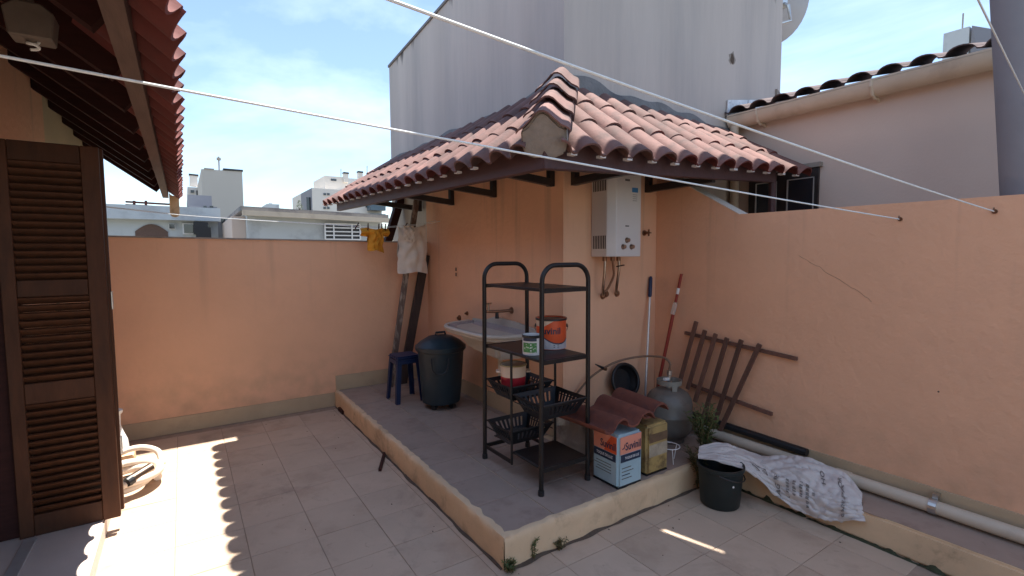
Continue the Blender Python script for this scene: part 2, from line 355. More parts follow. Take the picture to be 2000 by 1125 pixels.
# ------------------------------------------------------------------ setting: ground, floor, platform
PZ = .165
g = MB().add([(-400,-400,-.25),(400,-400,-.25),(400,900,-.25),(-400,900,-.25)], [(0,1,2,3)]).build('ground', GROUND); tag(g, kind='structure')
fl = MB().box((-1.3,-2.2,-.2),(3.42,5.4,-.0035)).build('patio_floor', GROUT); tag(fl, kind='structure')
TS = .335
tm = MB().box((-.1657,-.1657,-.012),(.1657,.1657,0)).mesh('floor_tile', FLOORT, bevel=.0015)
for i in range(-1, 11):
    for j in range(-9, 5):
        cx, cy = -.1+TS*(i+.5), 3.871+TS*(j+.5)
        if cy < .75 or cy > 5.3 or cx > 3.1 or cx < -.62: continue
        if cx > 1.47 and cy > 2.19: continue
        o = link('floor_tile', tm, fl); o.location = (cx, cy, random.uniform(-.0008, .0006))
        o.rotation_euler = (random.uniform(-.003, .003), random.uniform(-.003, .003), 0)
pl = MB(); pl.prism([(1.3,2.02,0),(3.40,2.02,0),(3.40,2.87,0),(2.385,2.87,0),(2.385,5.335,0),(1.3,5.335,0)], (0,0,PZ-.006))
pf = pl.build('raised_platform', CREAM, bevel=.012, seg=2); tag(pf, kind='structure')
DX, DY = .327, .33
for i in range(7):
    for j in range(11):
        x0, y0 = 1.325+i*DX, 2.045+j*DY; x1, y1 = x0+DX-.005, y0+DY-.005
        if y0 > 2.84: x1 = min(x1, 2.38)
        if y0 < 2.84 < y1 and x1 > 2.38: y1 = 2.86
        x1 = min(x1, 3.40); y1 = min(y1, 5.33)
        if x1-x0 < .03 or y1-y0 < .03: continue
        o = MB().box((x0,y0,PZ-.011),(x1,y1,PZ-.001+random.uniform(-.0007,.0007))).build('floor_tile', DECKT, pf, bevel=.002)
ld = MB().box((3.08,-1.5,0),(3.42,2.017,PZ)).build('wall_ledge', CREAM, bevel=.012, seg=2); tag(ld, kind='structure')
MB().grid(lambda u, v: (3.096+.02*noise.noise((u*20,3,0))*(1-v)+.31*v*(1 if v else 1), 2.0-u*3.4, PZ+.003+.0015*noise.noise((u*25,v*4,1))), 120, 8, .006).build('ledge_top', DECKT, ld, smooth=60)
MB().grid(lambda u, v: (3.06+.02*v+.006*noise.noise((u*30,v*3,1)), 2.0-u*1.7, .0005+.05*v*max(0,noise.noise((u*26,4,0))+.12)*(1+.5*noise.noise((u*90,v*4,2)))), 160, 3).build('moss', MOSS, ld)
# step in front of the house door
st = MB().box((-1.25,1.6,-.007),(-.43,3.78,.1)).build('door_step', M('step_tile', (.6,.5,.44), .6, .06, 4, .1, 50), bevel=.008, seg=2); tag(st, kind='structure')
MB().bar((-.73,1.6,.107),(-.73,3.5,.107),.05,.014).build('door_track', ALU, st)

# ------------------------------------------------------------------ back boundary wall
w = thing('boundary_wall', (.7,5.4,0), 'orange painted patio wall at the back, left of the stool and bin', 'wall')
MB().prism([(-.84,5.33,0),(2.395,5.33,0),(2.395,5.33,1.735),(.8,5.33,1.755),(-.84,5.33,1.765)], (0,.14,0)).build('wall_body', ORANGE, w)
MB().add(*(lambda P: (P, [(0,1,3,2),(2,3,5,4),(4,5,7,6),(6,7,1,0),(0,2,4,6),(1,3,5,7)]))([(-.84,5.318,1.766),(2.395,5.318,1.737),(-.84,5.318,1.78),(2.395,5.318,1.75),(-.84,5.485,1.78),(2.395,5.485,1.75),(-.84,5.485,1.766),(2.395,5.485,1.737)])).build('coping', MORTAR, w)
MB().box((-.84,5.316,.0),(1.298,5.33,.145)).build('plinth', PLINTH, w)
MB().box((1.302,5.316,PZ),(2.38,5.33,PZ+.155)).build('plinth', PLINTH, w)

# ------------------------------------------------------------------ tall grey building
tb = thing('rendered_building', (3.9,4.7,-.2), 'tall grey weathered building behind the tiled awning, orange at its foot', 'building')
def gz(y): return lerp(4.36, 4.09, (y-2.88)/3.62)
MB().add([(2.40,2.88,-.2),(5.4,2.88,-.2),(5.4,6.5,-.2),(2.40,6.5,-.2),(2.40,2.88,gz(2.88)),(5.4,2.88,gz(2.88)),(5.4,6.5,gz(6.5)),(2.40,6.5,gz(6.5))],
    [(0,3,2,1),(4,5,6,7),(0,1,5,4),(1,2,6,5),(2,3,7,6),(3,0,4,7)]).build('wall_body', GREY, tb)
MB().add([(2.385,2.865,gz(2.88)+.001),(5.41,2.865,gz(2.88)+.001),(5.41,6.51,gz(6.5)+.001),(2.385,6.51,gz(6.5)+.001),(2.385,2.865,gz(2.88)+.03),(5.41,2.865,gz(2.88)+.03),(5.41,6.51,gz(6.5)+.03),(2.385,6.51,gz(6.5)+.03)],
    [(0,3,2,1),(4,5,6,7),(0,1,5,4),(1,2,6,5),(2,3,7,6),(3,0,4,7)]).build('coping', CEMENT, tb)
MB().prism([(2.40,2.86,PZ),(2.38,2.86,PZ),(2.38,5.34,PZ),(2.40,5.34,PZ)], (0,0,2.6)).build('painted_lower_wall', ORANGE, tb)
MB().box((2.401,2.86,PZ),(3.43,2.88,PZ+2.6)).build('painted_lower_wall', ORANGE, tb)
MB().box((2.366,2.846,PZ),(2.38,5.33,PZ+.14)).build('plinth', PLINTH, tb)
MB().box((2.381,2.846,PZ),(3.42,2.86,PZ+.14)).build('plinth', PLINTH, tb)
# rough cement flashing where the awning meets the wall
def flash(fn, nm):
    MB().grid(fn, 40, 4, .012).build(nm, CEMENT, tb, smooth=40)
flash(lambda u, v: (2.42+u*2.2, 2.862-.012*v*(1-v)*4+.004*noise.noise((u*20,v*4,0)), 2.74-.1*u+v*(.2+.09*noise.noise((u*7,3.3,0))-.06*u)), 'cement_flashing')
flash(lambda u, v: (2.385-.01*v*(1-v)*4, 6.5-u*3.55, 2.75+v*(.13+.04*noise.noise((u*9,7.7,0)))), 'cement_flashing')
# chipped hole in the wall
c = onY(1430,115,2.88)
for rr_, dy_, mt_ in ((.075,.0025,MORTAR),(.048,.005,SOIL)):
    MB().prism([(c.x+rr_*random.uniform(.55,1.15)*math.cos(t)*.8, 2.88-dy_, c.z+rr_*random.uniform(.6,1.3)*math.sin(t)) for t in [2*math.pi*k/14 for k in range(14)]], (0,dy_*.9,0)).build('chipped_hole', mt_, tb)

# ------------------------------------------------------------------ right boundary wall
rw = thing('boundary_wall', (3.5,1,0), 'long pinkish orange patio wall on the right with the drain pipe along it', 'wall')
MB().prism([(3.42,-1.5,0),(3.42,2.858,0),(3.42,2.858,2.32),(3.42,2.1,1.885),(3.42,-1.5,1.87)], (.13,0,0)).build('wall_body', ORANGE, rw)
MB().prism([(3.419,2.857,2.321),(3.419,2.1,1.886),(3.419,2.1,1.892),(3.419,2.857,2.327)], (.132,0,0)).build('coping', M('pale_coping_paint', (.75,.66,.55), .8, .06, 5), rw)
MB().box((3.406,-1.5,PZ+.003),(3.42,2.845,PZ+.13)).build('plinth', PLINTH, rw)

ck = [onX(x, y, 3.4195) for x, y in ((1560,498),(1582,512),(1600,521),(1612,531),(1640,546),(1662,561),(1683,574),(1702,589))]
MB().tube([p+Vector((0,0,random.uniform(-.004,.004))) for p in smoothpath(ck, 3)], .0011, 4).build('hairline_crack', M('crack_shade', (.33,.19,.13), .9, .3, 30), rw)
for (px, py) in ((1833,765),): MB().lathe([(0,.001),(.004,.0006),(.005,0)], onX(px,py,3.4198), 7, axis=(-1,0,0)).build('wall_chip', SOIL, rw)
def plaster(fn, n): MB().grid(fn, n, 8).build('plaster_edge', CREAM, pf, smooth=60)
def prof_(v, u, sd):
    w = .012+.007*noise.noise((u*5,sd,0))+.003*noise.noise((u*31,sd,v*3)); tt = .03+.016*noise.noise((u*14,sd,4))
    if v < .7: return -w, PZ*(v/.7)*.99+.0
    k = (v-.7)/.3; return -w+k*(tt+w), PZ*.99+.006*math.sin(min(1,k*1.6)*math.pi/2)
plaster(lambda u, v: (lambda q: (1.292+u*2.1, 2.02+q[0], q[1]))(prof_(v, u*2.1, 1)), 120)
plaster(lambda u, v: (lambda q: (1.3+q[0], 2.012+u*3.3, q[1]))(prof_(v, u*3.3, 7)), 160)

# ------------------------------------------------------------------ roof tiles
PROF = [(0,.022),(.012,.007),(.032,0),(.05,.004)]+[(.14-.085*math.cos(math.pi*k/9), .004+.064*math.sin(math.pi*k/9)) for k in range(1,9)]+[(.228,.004)]
PROFB = [(0,.026),(.02,.006),(.055,0),(.085,.008),(.1,.026),(.115,.048),(.14,.064),(.165,.069),(.19,.063),(.21,.048),(.222,.03),(.23,.018)]
def tile_mb(length=.405, th=.012, prof=PROF, flare=.0):
    m = MB(); n = len(prof)
    vs = []
    for t, zo in ((0, .018), (length*.9, .002), (length, 0)):
        for u, z in prof: vs.append((u, t, z+zo))
    k = len(vs); vs += [(x, y, z-th) for x, y, z in vs[:k]]
    fs = []
    for r_ in range(2):
        for i in range(n-1):
            a = r_*n+i; fs.append((a, a+1, a+n+1, a+n)); fs.append((a+k, a+n+k, a+n+1+k, a+1+k))
    for i in range(n-1):
        fs.append((i, i+k, i+1+k, i+1)); a = 2*n+i; fs.append((a, a+1, a+1+k, a+k))
    for r_ in range(2):
        fs.append((r_*n, r_*n+n, r_*n+n+k, r_*n+k)); fs.append((r_*n+n-1, r_*n+n-1+k, r_*n+2*n-1+k, r_*n+2*n-1))
    return m.add(vs, fs)
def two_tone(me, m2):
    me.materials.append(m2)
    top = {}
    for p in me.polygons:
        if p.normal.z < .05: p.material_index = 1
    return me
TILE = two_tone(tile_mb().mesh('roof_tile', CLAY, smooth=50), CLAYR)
def frame(o, u, v):     # local x=u, y=v (up the slope)
    u, v = Vector(u).normalized(), Vector(v).normalized(); n = u.cross(v).normalized(); v = n.cross(u)
    return Matrix(((u.x,v.x,n.x,o[0]),(u.y,v.y,n.y,o[1]),(u.z,v.z,n.z,o[2]),(0,0,0,1)))
def cut_tile(me, Mx, planes, mat):
    bm = bmesh.new(); bm.from_mesh(me); bm.transform(Mx)
    for co, no in planes:
        bmesh.ops.bisect_plane(bm, geom=bm.verts[:]+bm.edges[:]+bm.faces[:], plane_co=co, plane_no=no, clear_outer=True)
    if len(bm.faces) < 3: bm.free(); return None
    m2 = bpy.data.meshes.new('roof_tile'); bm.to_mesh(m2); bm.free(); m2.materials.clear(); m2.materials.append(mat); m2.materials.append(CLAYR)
    for p in m2.polygons: p.use_smooth = True
    m2.set_sharp_from_angle(angle=R(50)); return m2

aw = thing('tiled_awning', (2.38,2.86,2.1), 'L-shaped clay tiled awning on brackets wrapped round the building corner', 'awning')
EX, EY = 1.6, 2.1; PT = .22
# left slope (eave along y)
def le(y): t = (y-EY)/4.5; return Vector((EX-.06*t, y, 2.135+.085*t))
def lw(y): return Vector((2.385, y, 2.80))
hipn = Vector((1, -1, 0)).normalized()
hipc = Vector((EX, EY, 0)); hipdir = Vector((2.385-EX, 2.865-EY, 0)).normalized()
hipn = Vector((hipdir.y, -hipdir.x, 0))     # points to the right slope side
for j in range(20):
    y = 6.6-PT*j-.0                  # tile's own left border, running towards the camera
    e, w_ = le(y), lw(y); v = (w_-e); Ls = v.length; v.normalize(); u = (le(y-PT)-e)
    for k in range(3):
        if k*.34 > Ls-.1: continue
        o_ = e+v*(k*.34)+Vector((random.uniform(-.004,.004), random.uniform(-.003,.003), 0))
        Mx = frame(o_, u, v) @ Matrix.Rotation(random.gauss(0,.013),4,'Z') @ Matrix.Rotation(random.gauss(0,.006),4,'X')
        planes = [((2.378,0,0),(1,0,0))]
        if y < 3.3: planes.append((hipc-hipn*(.1 if k == 0 else .03), hipn))
        if k == 2 or y < 3.3:
            m2 = cut_tile(TILE, Mx, planes, CLAY)
            if m2: link('roof_tile', m2, aw)
        else:
            o = link('roof_tile', TILE, None); o.matrix_basis = Mx; par(o, aw)
# right slope (eave along x)
def re_(x): t = (x-EX)/2.8; return Vector((x, EY, 2.135+.1*t))
def rw_(x): t = (x-EX)/2.8; return Vector((x, 2.865, 2.80-.1*t))
for j in range(14):
    x = 1.345+PT*j
    e, w_ = re_(x), rw_(x); v = (w_-e); v.normalize(); u = re_(x+PT)-e
    for k in range(3):
        o_ = e+v*(k*.34)+Vector((random.uniform(-.003,.003), random.uniform(-.004,.004), 0))
        Mx = frame(o_, u, v) @ Matrix.Rotation(random.gauss(0,.013),4,'Z') @ Matrix.Rotation(random.gauss(0,.006),4,'X')
        planes = [((0,2.858,0),(0,1,0))]
        if x < 2.55: planes.append((hipc+hipn*(.1 if k == 0 else .03), -hipn))
        if k == 2 or x < 2.55:
            m2 = cut_tile(TILE, Mx, planes, CLAY)
            if m2: link('roof_tile', m2, aw)
        else:
            o = link('roof_tile', TILE, None); o.matrix_basis = Mx; par(o, aw)
    if x > 1.75: MB().box((x+.012,EY-.006,re_(x).z+.002),(x+.056,EY+.03,re_(x).z+.016)).build('pan_glint', GLINTM, aw)  # white chips painted as sun glints on the pan ends
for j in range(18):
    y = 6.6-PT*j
    p0 = le(y); MB().box((p0.x-.006,y-.056,p0.z+.002),(p0.x+.03,y-.012,p0.z+.016)).build('pan_glint', GLINTM, aw)
# deck boards and lining under the tiles
MB().add([Vector((1.70,2.19,2.185)),Vector((2.39,2.87,2.77)),Vector((2.39,6.5,2.77)),Vector((1.64,6.25,2.26))], [(0,1,2,3)]).build('roof_lining', DARKW, aw)
MB().add([Vector((1.70,2.19,2.185)),Vector((4.15,2.19,2.27)),Vector((4.3,2.87,2.68)),Vector((2.39,2.87,2.77))], [(0,1,2,3)]).build('roof_lining', DARKW, aw)
# fascia beams
MB().bar((1.70,2.19,2.145),(1.635,6.28,2.22),.05,.15).build('fascia_beam', MAROON, aw, bevel=.004)
MB().bar((1.675,2.20,2.143),(4.06,2.20,2.25),.05,.15).build('fascia_beam', MAROON, aw, bevel=.004)
# hip ridge caps
CAP = [(-.185,-.03),(-.17,-.012),(-.125,.012),(-.085,.05),(-.045,.092),(-.015,.108),(.015,.108),(.045,.092),(.085,.05),(.125,.012),(.17,-.012),(.185,-.03)]
def cap_mb(length=.36, th=.014):
    m = MB(); n = len(CAP); vs = []
    for t, zo, s in ((0,.045,1.0),(length,.0,.84)):
        for a, b in CAP: vs.append((a*s, t, b*s+zo))
    k = len(vs); vs += [(x, y, z-th) for x, y, z in vs]
    fs = []
    for i in range(n-1):
        fs += [(i,i+1,i+1+n,i+n),(i+k,i+n+k,i+1+n+k,i+1+k),(i,i+k,i+1+k,i+1),(i+n,i+n+1,i+n+1+k,i+n+k)]
    fs += [(0,n,n+k,k),(n-1,n-1+k,2*n-1+k,2*n-1)]
    return m.add(vs, fs)
CAPM = cap_mb().xf(Matrix.Diagonal((.8,1,.8,1))).mesh('ridge_cap', CLAY, smooth=50)
h0 = Vector((EX+.03, EY+.03, 2.245)); h1 = Vector((2.36,2.85,2.90)); hv = (h1-h0); hl = hv.length; hv.normalize(); hu = Vector((hv.y,-hv.x,0))
for k in range(4):
    o = link('ridge_cap', CAPM, None); o.matrix_basis = frame(h0+hv*(k*.265), hu, hv); par(o, aw)
pm = frame(h0+hv*.012, hu, hv)
pg = MB().prism([(a*.72,0,b*.8+.022) for a, b in CAP[1:-1]]+[(.125,0,-.07),(.11,0,-.125),(.05,0,-.15),(-.06,0,-.145),(-.11,0,-.125),(-.125,0,-.07)], (0,.1,0)).xf(pm)
pg.build('mortar_plug', MORTAR, aw, bevel=.012, seg=2)
# brackets
for i, Y in enumerate((2.985,3.815,4.65,5.48)):
    b = MB().bar((2.379,Y,2.142),(1.725,Y,2.2),.045,.055).build('bracket', BLACKM, aw, bevel=.003)
    MB().box((2.335,Y-.024,2.114),(2.379,Y+.024,2.76)).build('upright', BLACKM, b)
    MB().bar((2.37,Y,2.73),(1.72,Y,2.185),.045,.05).build('rafter', BLACKM, b)
for i, X in enumerate((2.475,3.29)):
    b = MB().bar((X,2.859,2.142),(X-.0,2.225,2.15),.045,.055).build('bracket', BLACKM, aw, bevel=.003)
    MB().box((X-.024,2.815,2.114),(X+.024,2.859,2.75)).build('upright', BLACKM, b)
    MB().bar((X,2.85,2.72),(X,2.225,2.185),.045,.05).build('rafter', BLACKM, b)
MB().tube([(4.05,2.2,-.2),(4.05,2.2,2.24)], .028, 10).build('steel_post', MAROON, aw)
# raking post beyond the back wall
a, b2 = onY(787,372,6.1), onY(756,475,6.1)
MB().bar(a+(a-b2)*.02, b2+(b2-a)*2.3, .09, .09).build('raking_post', DARKW, aw)

# ------------------------------------------------------------------ house on the left
hs = thing('tiled_house', (-.9,4,0), 'house at the left edge with dark wooden eaves and red roof tiles', 'house')
HX = -.86; PIT = (3.04-2.40)/(.86+.02)
def hz(x): return 2.385+(.035-x)*PIT
HOUSEW = M('cream_house_paint', (.55, .42, .26), .85, .08, 2)
MB().box((HX-.2,3.66,-.2),(HX,5.33,3.1)).build('wall', ORANGE, hs)
MB().box((HX-.2,5.33,-.2),(HX,7.3,3.1)).build('wall', HOUSEW, hs)
MB().box((HX-.2,-2.0,2.35),(HX,3.66,3.1)).build('wall', ORANGE, hs)
MB().box((HX-.2,-2.0,-.2),(HX,1.4,2.35)).build('wall', ORANGE, hs)
MB().box((-3.2,-2.0,-.2),(-3.0,7.3,2.35)).build('inner_wall', BEIGE, hs)
MB().box((-3.0,1.0,-.02),(HX-.2,3.9,.06)).build('inner_floor', DARKW, hs)
MB().box((HX-.2,3.58,.1),(-.785,3.66,2.35)).build('door_jamb', DARKW, hs)
MB().box((HX-.2,1.4,2.24),(HX+.03,3.57,2.35)).build('door_lintel', SHUT, hs)
for x0, x1, z0, z1 in ((0,-2.4,hz(0),hz(-2.4)),(-2.4,-4.8,hz(-2.4),hz(0))):
    MB().add([(x0,-2,z0-.03),(x0,7.4,z0-.03),(x1,7.4,z1-.03),(x1,-2,z1-.03),(x0,-2,z0-.01),(x0,7.4,z0-.01),(x1,7.4,z1-.01),(x1,-2,z1-.01)], [(0,1,2,3),(7,6,5,4),(0,4,5,1),(1,5,6,2),(2,6,7,3),(3,7,4,0)]).build('roof_deck', DARKW, hs)
for k in range(16):
    y = 7.25-.56*k
    MB().bar((HX-.1,y,hz(HX-.1)-.115),(-.175,y,hz(-.175)-.115),.065,.15).build('rafter', DARKW, hs)
MB().bar((-.135,-2,hz(-.135)-.12),(-.135,7.38,hz(-.135)-.12),.06,.16).build('eave_board', BOARD, hs)
TILER = tile_mb(.42).mesh('roof_tile', CLAYR, smooth=50)
for j in range(37):
    y = 7.4-PT*.93*(j)
    Mx = frame((.045+random.uniform(-.006,.006), y, hz(.045)-.015), (0,-1,0), (-1,0,PIT))
    o = link('roof_tile', TILER, None); o.matrix_basis = Mx @ Matrix.Scale(.93, 4, (1,0,0)); par(o, hs)
# verge end: cream gutter trough hanging at the end of the eave
MB().grid(lambda u, v: (-.05+.05*math.cos(math.pi*(1+v)), 7.42+u*.03-.03, 2.385+.045*math.sin(math.pi*(1+v))-u*.26), 3, 8, .006).build('gutter_end', CREAM, hs)
# fallen awning frame on the cream wall beyond
MB().bar((HX+.02,6.2,2.0),(HX+.28,6.9,1.72),.03,.05).bar((HX+.02,6.2,1.82),(HX+.28,6.9,1.72),.03,.04).build('wall_bracket', BEIGE, hs)

# wooden louvred shutter: two folded leaves
def leaf(parent, y0, x0, x1, z0, z1, rails):
    yy = y0+.034
    MB().box((x0,y0,z0),(x0+.058,yy,z1)).build('stile', SHUT, parent, bevel=.003)
    MB().box((x1-.078,y0,z0),(x1,yy,z1)).build('stile', SHUT, parent, bevel=.003)
    for a, b in rails: MB().box((x0+.059,y0+.003,a),(x1-.079,yy-.003,b)).build('rail', SHUT, parent, bevel=.003)
    W = x1-x0-.139
    sm = MB().bar((-W/2,0,0),(W/2,0,0),.046,.007,up=(0,.75,.66)).mesh('slat', SHUT)
    for (a, b), (c_, d) in zip(rails[:-1], rails[1:]):
        n = int((c_-b)/.0385)
        for i in range(n):
            o = link('slat', sm, parent); o.location = ((x0+x1)/2-.01, y0+.017, b+(c_-b)*(i+.5)/n); o.rotation_euler.x = random.uniform(-.05,.05)
            o.matrix_parent_inverse = world_of(parent).inverted()
RAILS = [(.1,.215),(.82,.93),(1.39,1.478),(2.1,2.2)]
s1 = thing('louvred_shutter', (-.57,3.56,.1), 'tall brown louvred wooden door shutter in front, folded open at left', 'shutter')
leaf(s1, 3.545, -.78, -.358, .1, 2.2, RAILS)
s2 = thing('louvred_shutter', (-.56,3.6,.1), 'brown louvred shutter leaf folded behind the front one, only its edge showing', 'shutter')
leaf(s2, 3.59, -.775, -.345, .12, 2.2, RAILS)
MB().box((-.3445,3.586,.45),(-.339,3.63,.55)).build('hinge', STEEL, s2); MB().box((-.3445,3.586,1.3),(-.339,3.63,1.4)).build('hinge', STEEL, s2)

# lamp under the eaves
c = onY(62,48,2.3)
lp = thing('eave_lamp', c, 'box shaped lamp with spiral bulb hanging under the left eaves', 'lamp')
MB().prism([c+Vector((-0.074,-0.0592,-0.074)), c+Vector((0.074,-0.0592,-0.074)), c+Vector((0.0888,-0.0592,0.0444)), c+Vector((0.0444,-0.0592,0.0814)), c+Vector((-0.0444,-0.0592,0.0814)), c+Vector((-0.0888,-0.0592,0.0444))], (0,.125,0)).build('lamp_box', LAMPW, lp, bevel=.006)
MB().bar(c+Vector((0,0,.075)), c+Vector((-.03,0,.2)), .04, .04).build('mount', LAMPW, lp)
MB().tube([c+Vector((.02*math.cos(t), .02*math.sin(t), -.075-.009*t/2.2)) for t in [i*.45 for i in range(20)]], .0065, 6).build('spiral_bulb', BULB, lp, smooth=60)

lp.scale = (.72,.72,.72)

# ------------------------------------------------------------------ unseen canopy added above the frame, shaped to cast the patio shade
CZ = 7.6; ox, oy = SB*CZ, SA*CZ
cn = thing('shade_canopy', (2.2,-1.4,0), 'added unseen tiled roof shading the patio, above the picture', 'canopy')
def deck(pts): return MB().prism([(x+ox, y+oy, CZ) for x, y in pts], (0,0,.05)).build('shade_deck', DARKW, cn)
awl = EX+.012-SB*2.16; awl2 = EX-.052-SB*2.23; awf = EY+.005-SA*2.16
def aw_(y): return lerp(awl, awl2, (y-2)/4.5)
deck([(.20,-2),(awl,-2),(awl,awf),(aw_(4.8),4.8),(.20,4.8)]); deck([(.34,4.801),(aw_(4.8),4.801),(aw_(5.5),5.5),(.34,5.5)])
deck([(-1.2,4.9),(.339,4.9),(.339,5.5),(-1.2,5.5)])  # wing added to end the sunlit patch short of the back wall
deck([(awl+.001,-2),(2.33,-2),(2.335,1.49),(2.235,1.81),(2.235,awf),(awl+.001,awf)])
deck([(2.331,-2),(3.4,-2),(3.4,awf),(2.2351,awf),(2.2351,1.811),(2.275,1.80),(2.362,1.48),(2.338,1.475)])  # open slot lets one strip of light onto the floor
bt = MB(); nn = 9
pts = [(.16,-.09),(.16,.09)]+[(.0-.05*math.sin(math.pi*i/nn), .09*math.cos(math.pi*i/nn)) for i in range(nn+1)]
bt.prism([(x, y, 0) for x, y in pts], (0,0,.014)); btm = bt.mesh('shade_scallop', CLAYR)
for k in range(37):
    o = link('shade_scallop', btm, cn); o.location = (.195+ox, 4.70-.185*k+oy, CZ+.052); o.matrix_parent_inverse = world_of(cn).inverted()  # rounded tips give the floor shadow its scalloped edge
for x in (1.7,4.2): MB().box((x-.06,-1.6,-.2),(x+.06,-1.48,CZ)).build('shade_post', DARKW, cn)
MB().bar((1.5,-1.54,CZ-.06),(4.5,-1.54,CZ-.06),.1,.12).build('shade_beam', DARKW, cn)

# concrete pole at right
pole = MB().tube([(3.72,.56,-.2),(3.72,.66,1.9),(3.72,.755,3.0),(3.72,.97,5.5)], [.115,.108,.104,.095], 20).build('concrete_pole', POLE, smooth=50)
tag(pole, 'thick grey concrete pole rising behind the right wall', 'pole')

# ------------------------------------------------------------------ beige neighbour on the right
nb = thing('beige_house', (5.5,1,-.2), 'plain beige neighbouring house with white gutter beyond the right wall', 'house')
MB().box((4.56,-2.5,-.2),(7.5,2.878,2.83)).build('wall', BEIGE, nb)
MB().add([(4.4,-2.5,2.91),(4.4,2.878,2.91),(7.5,2.878,3.6),(7.5,-2.5,3.6)], [(0,1,2,3)]).build('roof_deck', CLAYD, nb)
def gut(u, v):
    t = math.pi*(1+v); return (4.475+.075*math.cos(t), 2.85-u*5, 2.895+.1*math.sin(t)+.005*u)
MB().grid(gut, 4, 10, .006).build('gutter', PVC, nb, smooth=40)
MB().box((4.40,-2.4,2.9),(4.416,2.85,2.915)).build('gutter_lip', PVC, nb)
for y in (2.56,1.66,.7):
    MB().tube([(4.40,y,2.905),(4.395,y,2.86),(4.43,y,2.80),(4.475,y,2.78),(4.52,y,2.79),(4.56,y,2.77)], .012, 6).build('gutter_bracket', PVC, nb)
p_ = onY(1440,262,2.8)
MB().tube([(4.45,2.80,2.81),(4.45,2.80,2.70),(4.5,2.815,2.6),(4.5,2.815,0)], .04, 12).build('downpipe', PVC, nb, smooth=50)
TILED = tile_mb(.45).xf(Matrix.Scale(.7,4,(0,0,1))).mesh('roof_tile', CLAYD, smooth=50)
for j in range(20):
    y = 2.87-.2*j
    if y < -.6: break
    o = link('roof_tile', TILED, None); o.matrix_basis = frame((4.40,y,2.925), (0,-1,0), (1,0,.28)) @ Matrix.Scale(.91,4,(1,0,0)); par(o, nb)
MB().prism([(4.42,2.872,2.9),(5.2,2.872,3.06),(5.2,2.872,3.2),(4.43,2.872,3.07)], (0,-.012,0)).build('metal_flashing', METALF, nb)
MB().prism([(5.3,2.86,3.05),(5.75,2.86,3.12),(5.3,2.86,3.33)], (0,.2,0)).build('roof_verge', MORTAR, nb)
wn = MB().box((4.535,2.07,1.6),(4.559,2.69,2.33)).build('window', BLACKM, nb)
for y0, y1 in ((2.1,2.33),(2.42,2.62)):
    MB().box((4.531,y0,1.62),(4.534,y1,2.25)).build('pane', GLASS, wn)
    for a, b in (((4.526,y0,1.62),(4.533,y0+.008,2.25)),((4.526,y1-.012,1.62),(4.533,y1,2.25)),((4.526,y0,2.243),(4.533,y1,2.251))):
        MB().box(a, b).build('pane_bead', ALU, wn)
MB().box((4.52,2.05,2.331),(4.56,2.71,2.37)).build('window_head', MORTAR, wn)

# satellite dish
ds = thing('satellite_dish', (5.4,3.3,3.9), 'pale round satellite dish at the right edge of the tall grey building', 'dish')
dc = onY(1514,6,3.2); ax = Vector((.35,.85,.35))
MB().lathe([(.001,-.09),(.12,-.082),(.25,-.055),(.37,-.015),(.44,.015),(.455,.02),(.44,.024),(.36,-.003),(.24,-.045),(.12,-.07),(.001,-.08)], dc, 36, axis=ax).build('reflector', DISH, ds, smooth=50)
q = dc-ax.normalized()*.09
MB().tube([q, q+Vector((-.02,-.1,-.08)), q+Vector((.0,-.12,-.25)), (5.38,3.2,q.z-.4)], .018, 8).build('mount_arm', STEEL, ds)
MB().box(q-Vector((.06,.05,.06)), q+Vector((.06,-.0,.06))).build('mount_plate', STEEL, ds)

# ------------------------------------------------------------------ far buildings
def fbox(px0, py0, px1, Y, depth, zb=-.25):
    a, b = onY(px0,py0,Y), onY(px1,py0,Y); return a.x, b.x, a.z
def fwin(parent, px0, py0, px1, py1, Y, frame_=True, mat=GLASS):
    a, b = onY(px0,py0,Y), onY(px1,py1,Y)
    w_ = MB().box((a.x,Y-.05,b.z),(b.x,Y-.001,a.z)).build('window', WHITEF if frame_ else CONCB, parent)
    t = (b.x-a.x)*(.1 if frame_ else .03)
    MB().box((a.x+t,Y-.07,b.z+t),(b.x-t,Y-.051,a.z-t)).build('pane', mat, w_); return w_
# white shed with barred window
Y = 11.0
a, b = onY(482,413,Y), onY(742,428,Y)
f1 = thing('white_shed', (2.4,Y,-.2), 'low white flat building with barred window just over the back wall', 'building')
MB().prism([(a.x,Y,-.25),(b.x,Y,-.25),(b.x,Y,b.z),(a.x,Y,a.z)], (0,4,0)).build('wall', CONC, f1)
l0 = onY(450,424,Y+.6)
MB().box((l0.x,Y+.3,-.25),(a.x-.002,Y+3,l0.z)).build('side_wall', BEIGE, f1)
MB().prism([(a.x-.12,Y-.15,a.z),(b.x+.15,Y-.15,b.z),(b.x+.15,Y-.15,b.z+.09),(a.x-.12,Y-.15,a.z+.09)], (0,4.3,0)).build('roof_slab', CEMENT, f1)
MB().bar((a.x-.1,Y-.2,a.z-.04),(b.x+.15,Y-.2,b.z-.04),.08,.1).build('gutter', PVC, f1)
a2, b2 = onY(633,437,Y), onY(702,468,Y)
wn = MB().box((a2.x,Y-.03,b2.z),(b2.x,Y-.001,a2.z)).build('window', GLASS, f1)
for k in range(5):
    z = lerp(b2.z, a2.z, k/4); MB().box((a2.x,Y-.08,z-.012),(b2.x,Y-.05,z+.012)).build('window_bar', WHITEF, wn)
for t in (.0,.24,.76,1): 
    x = lerp(a2.x, b2.x, t); MB().box((x-.012,Y-.085,b2.z),(x+.012,Y-.045,a2.z)).build('window_bar', WHITEF, wn)
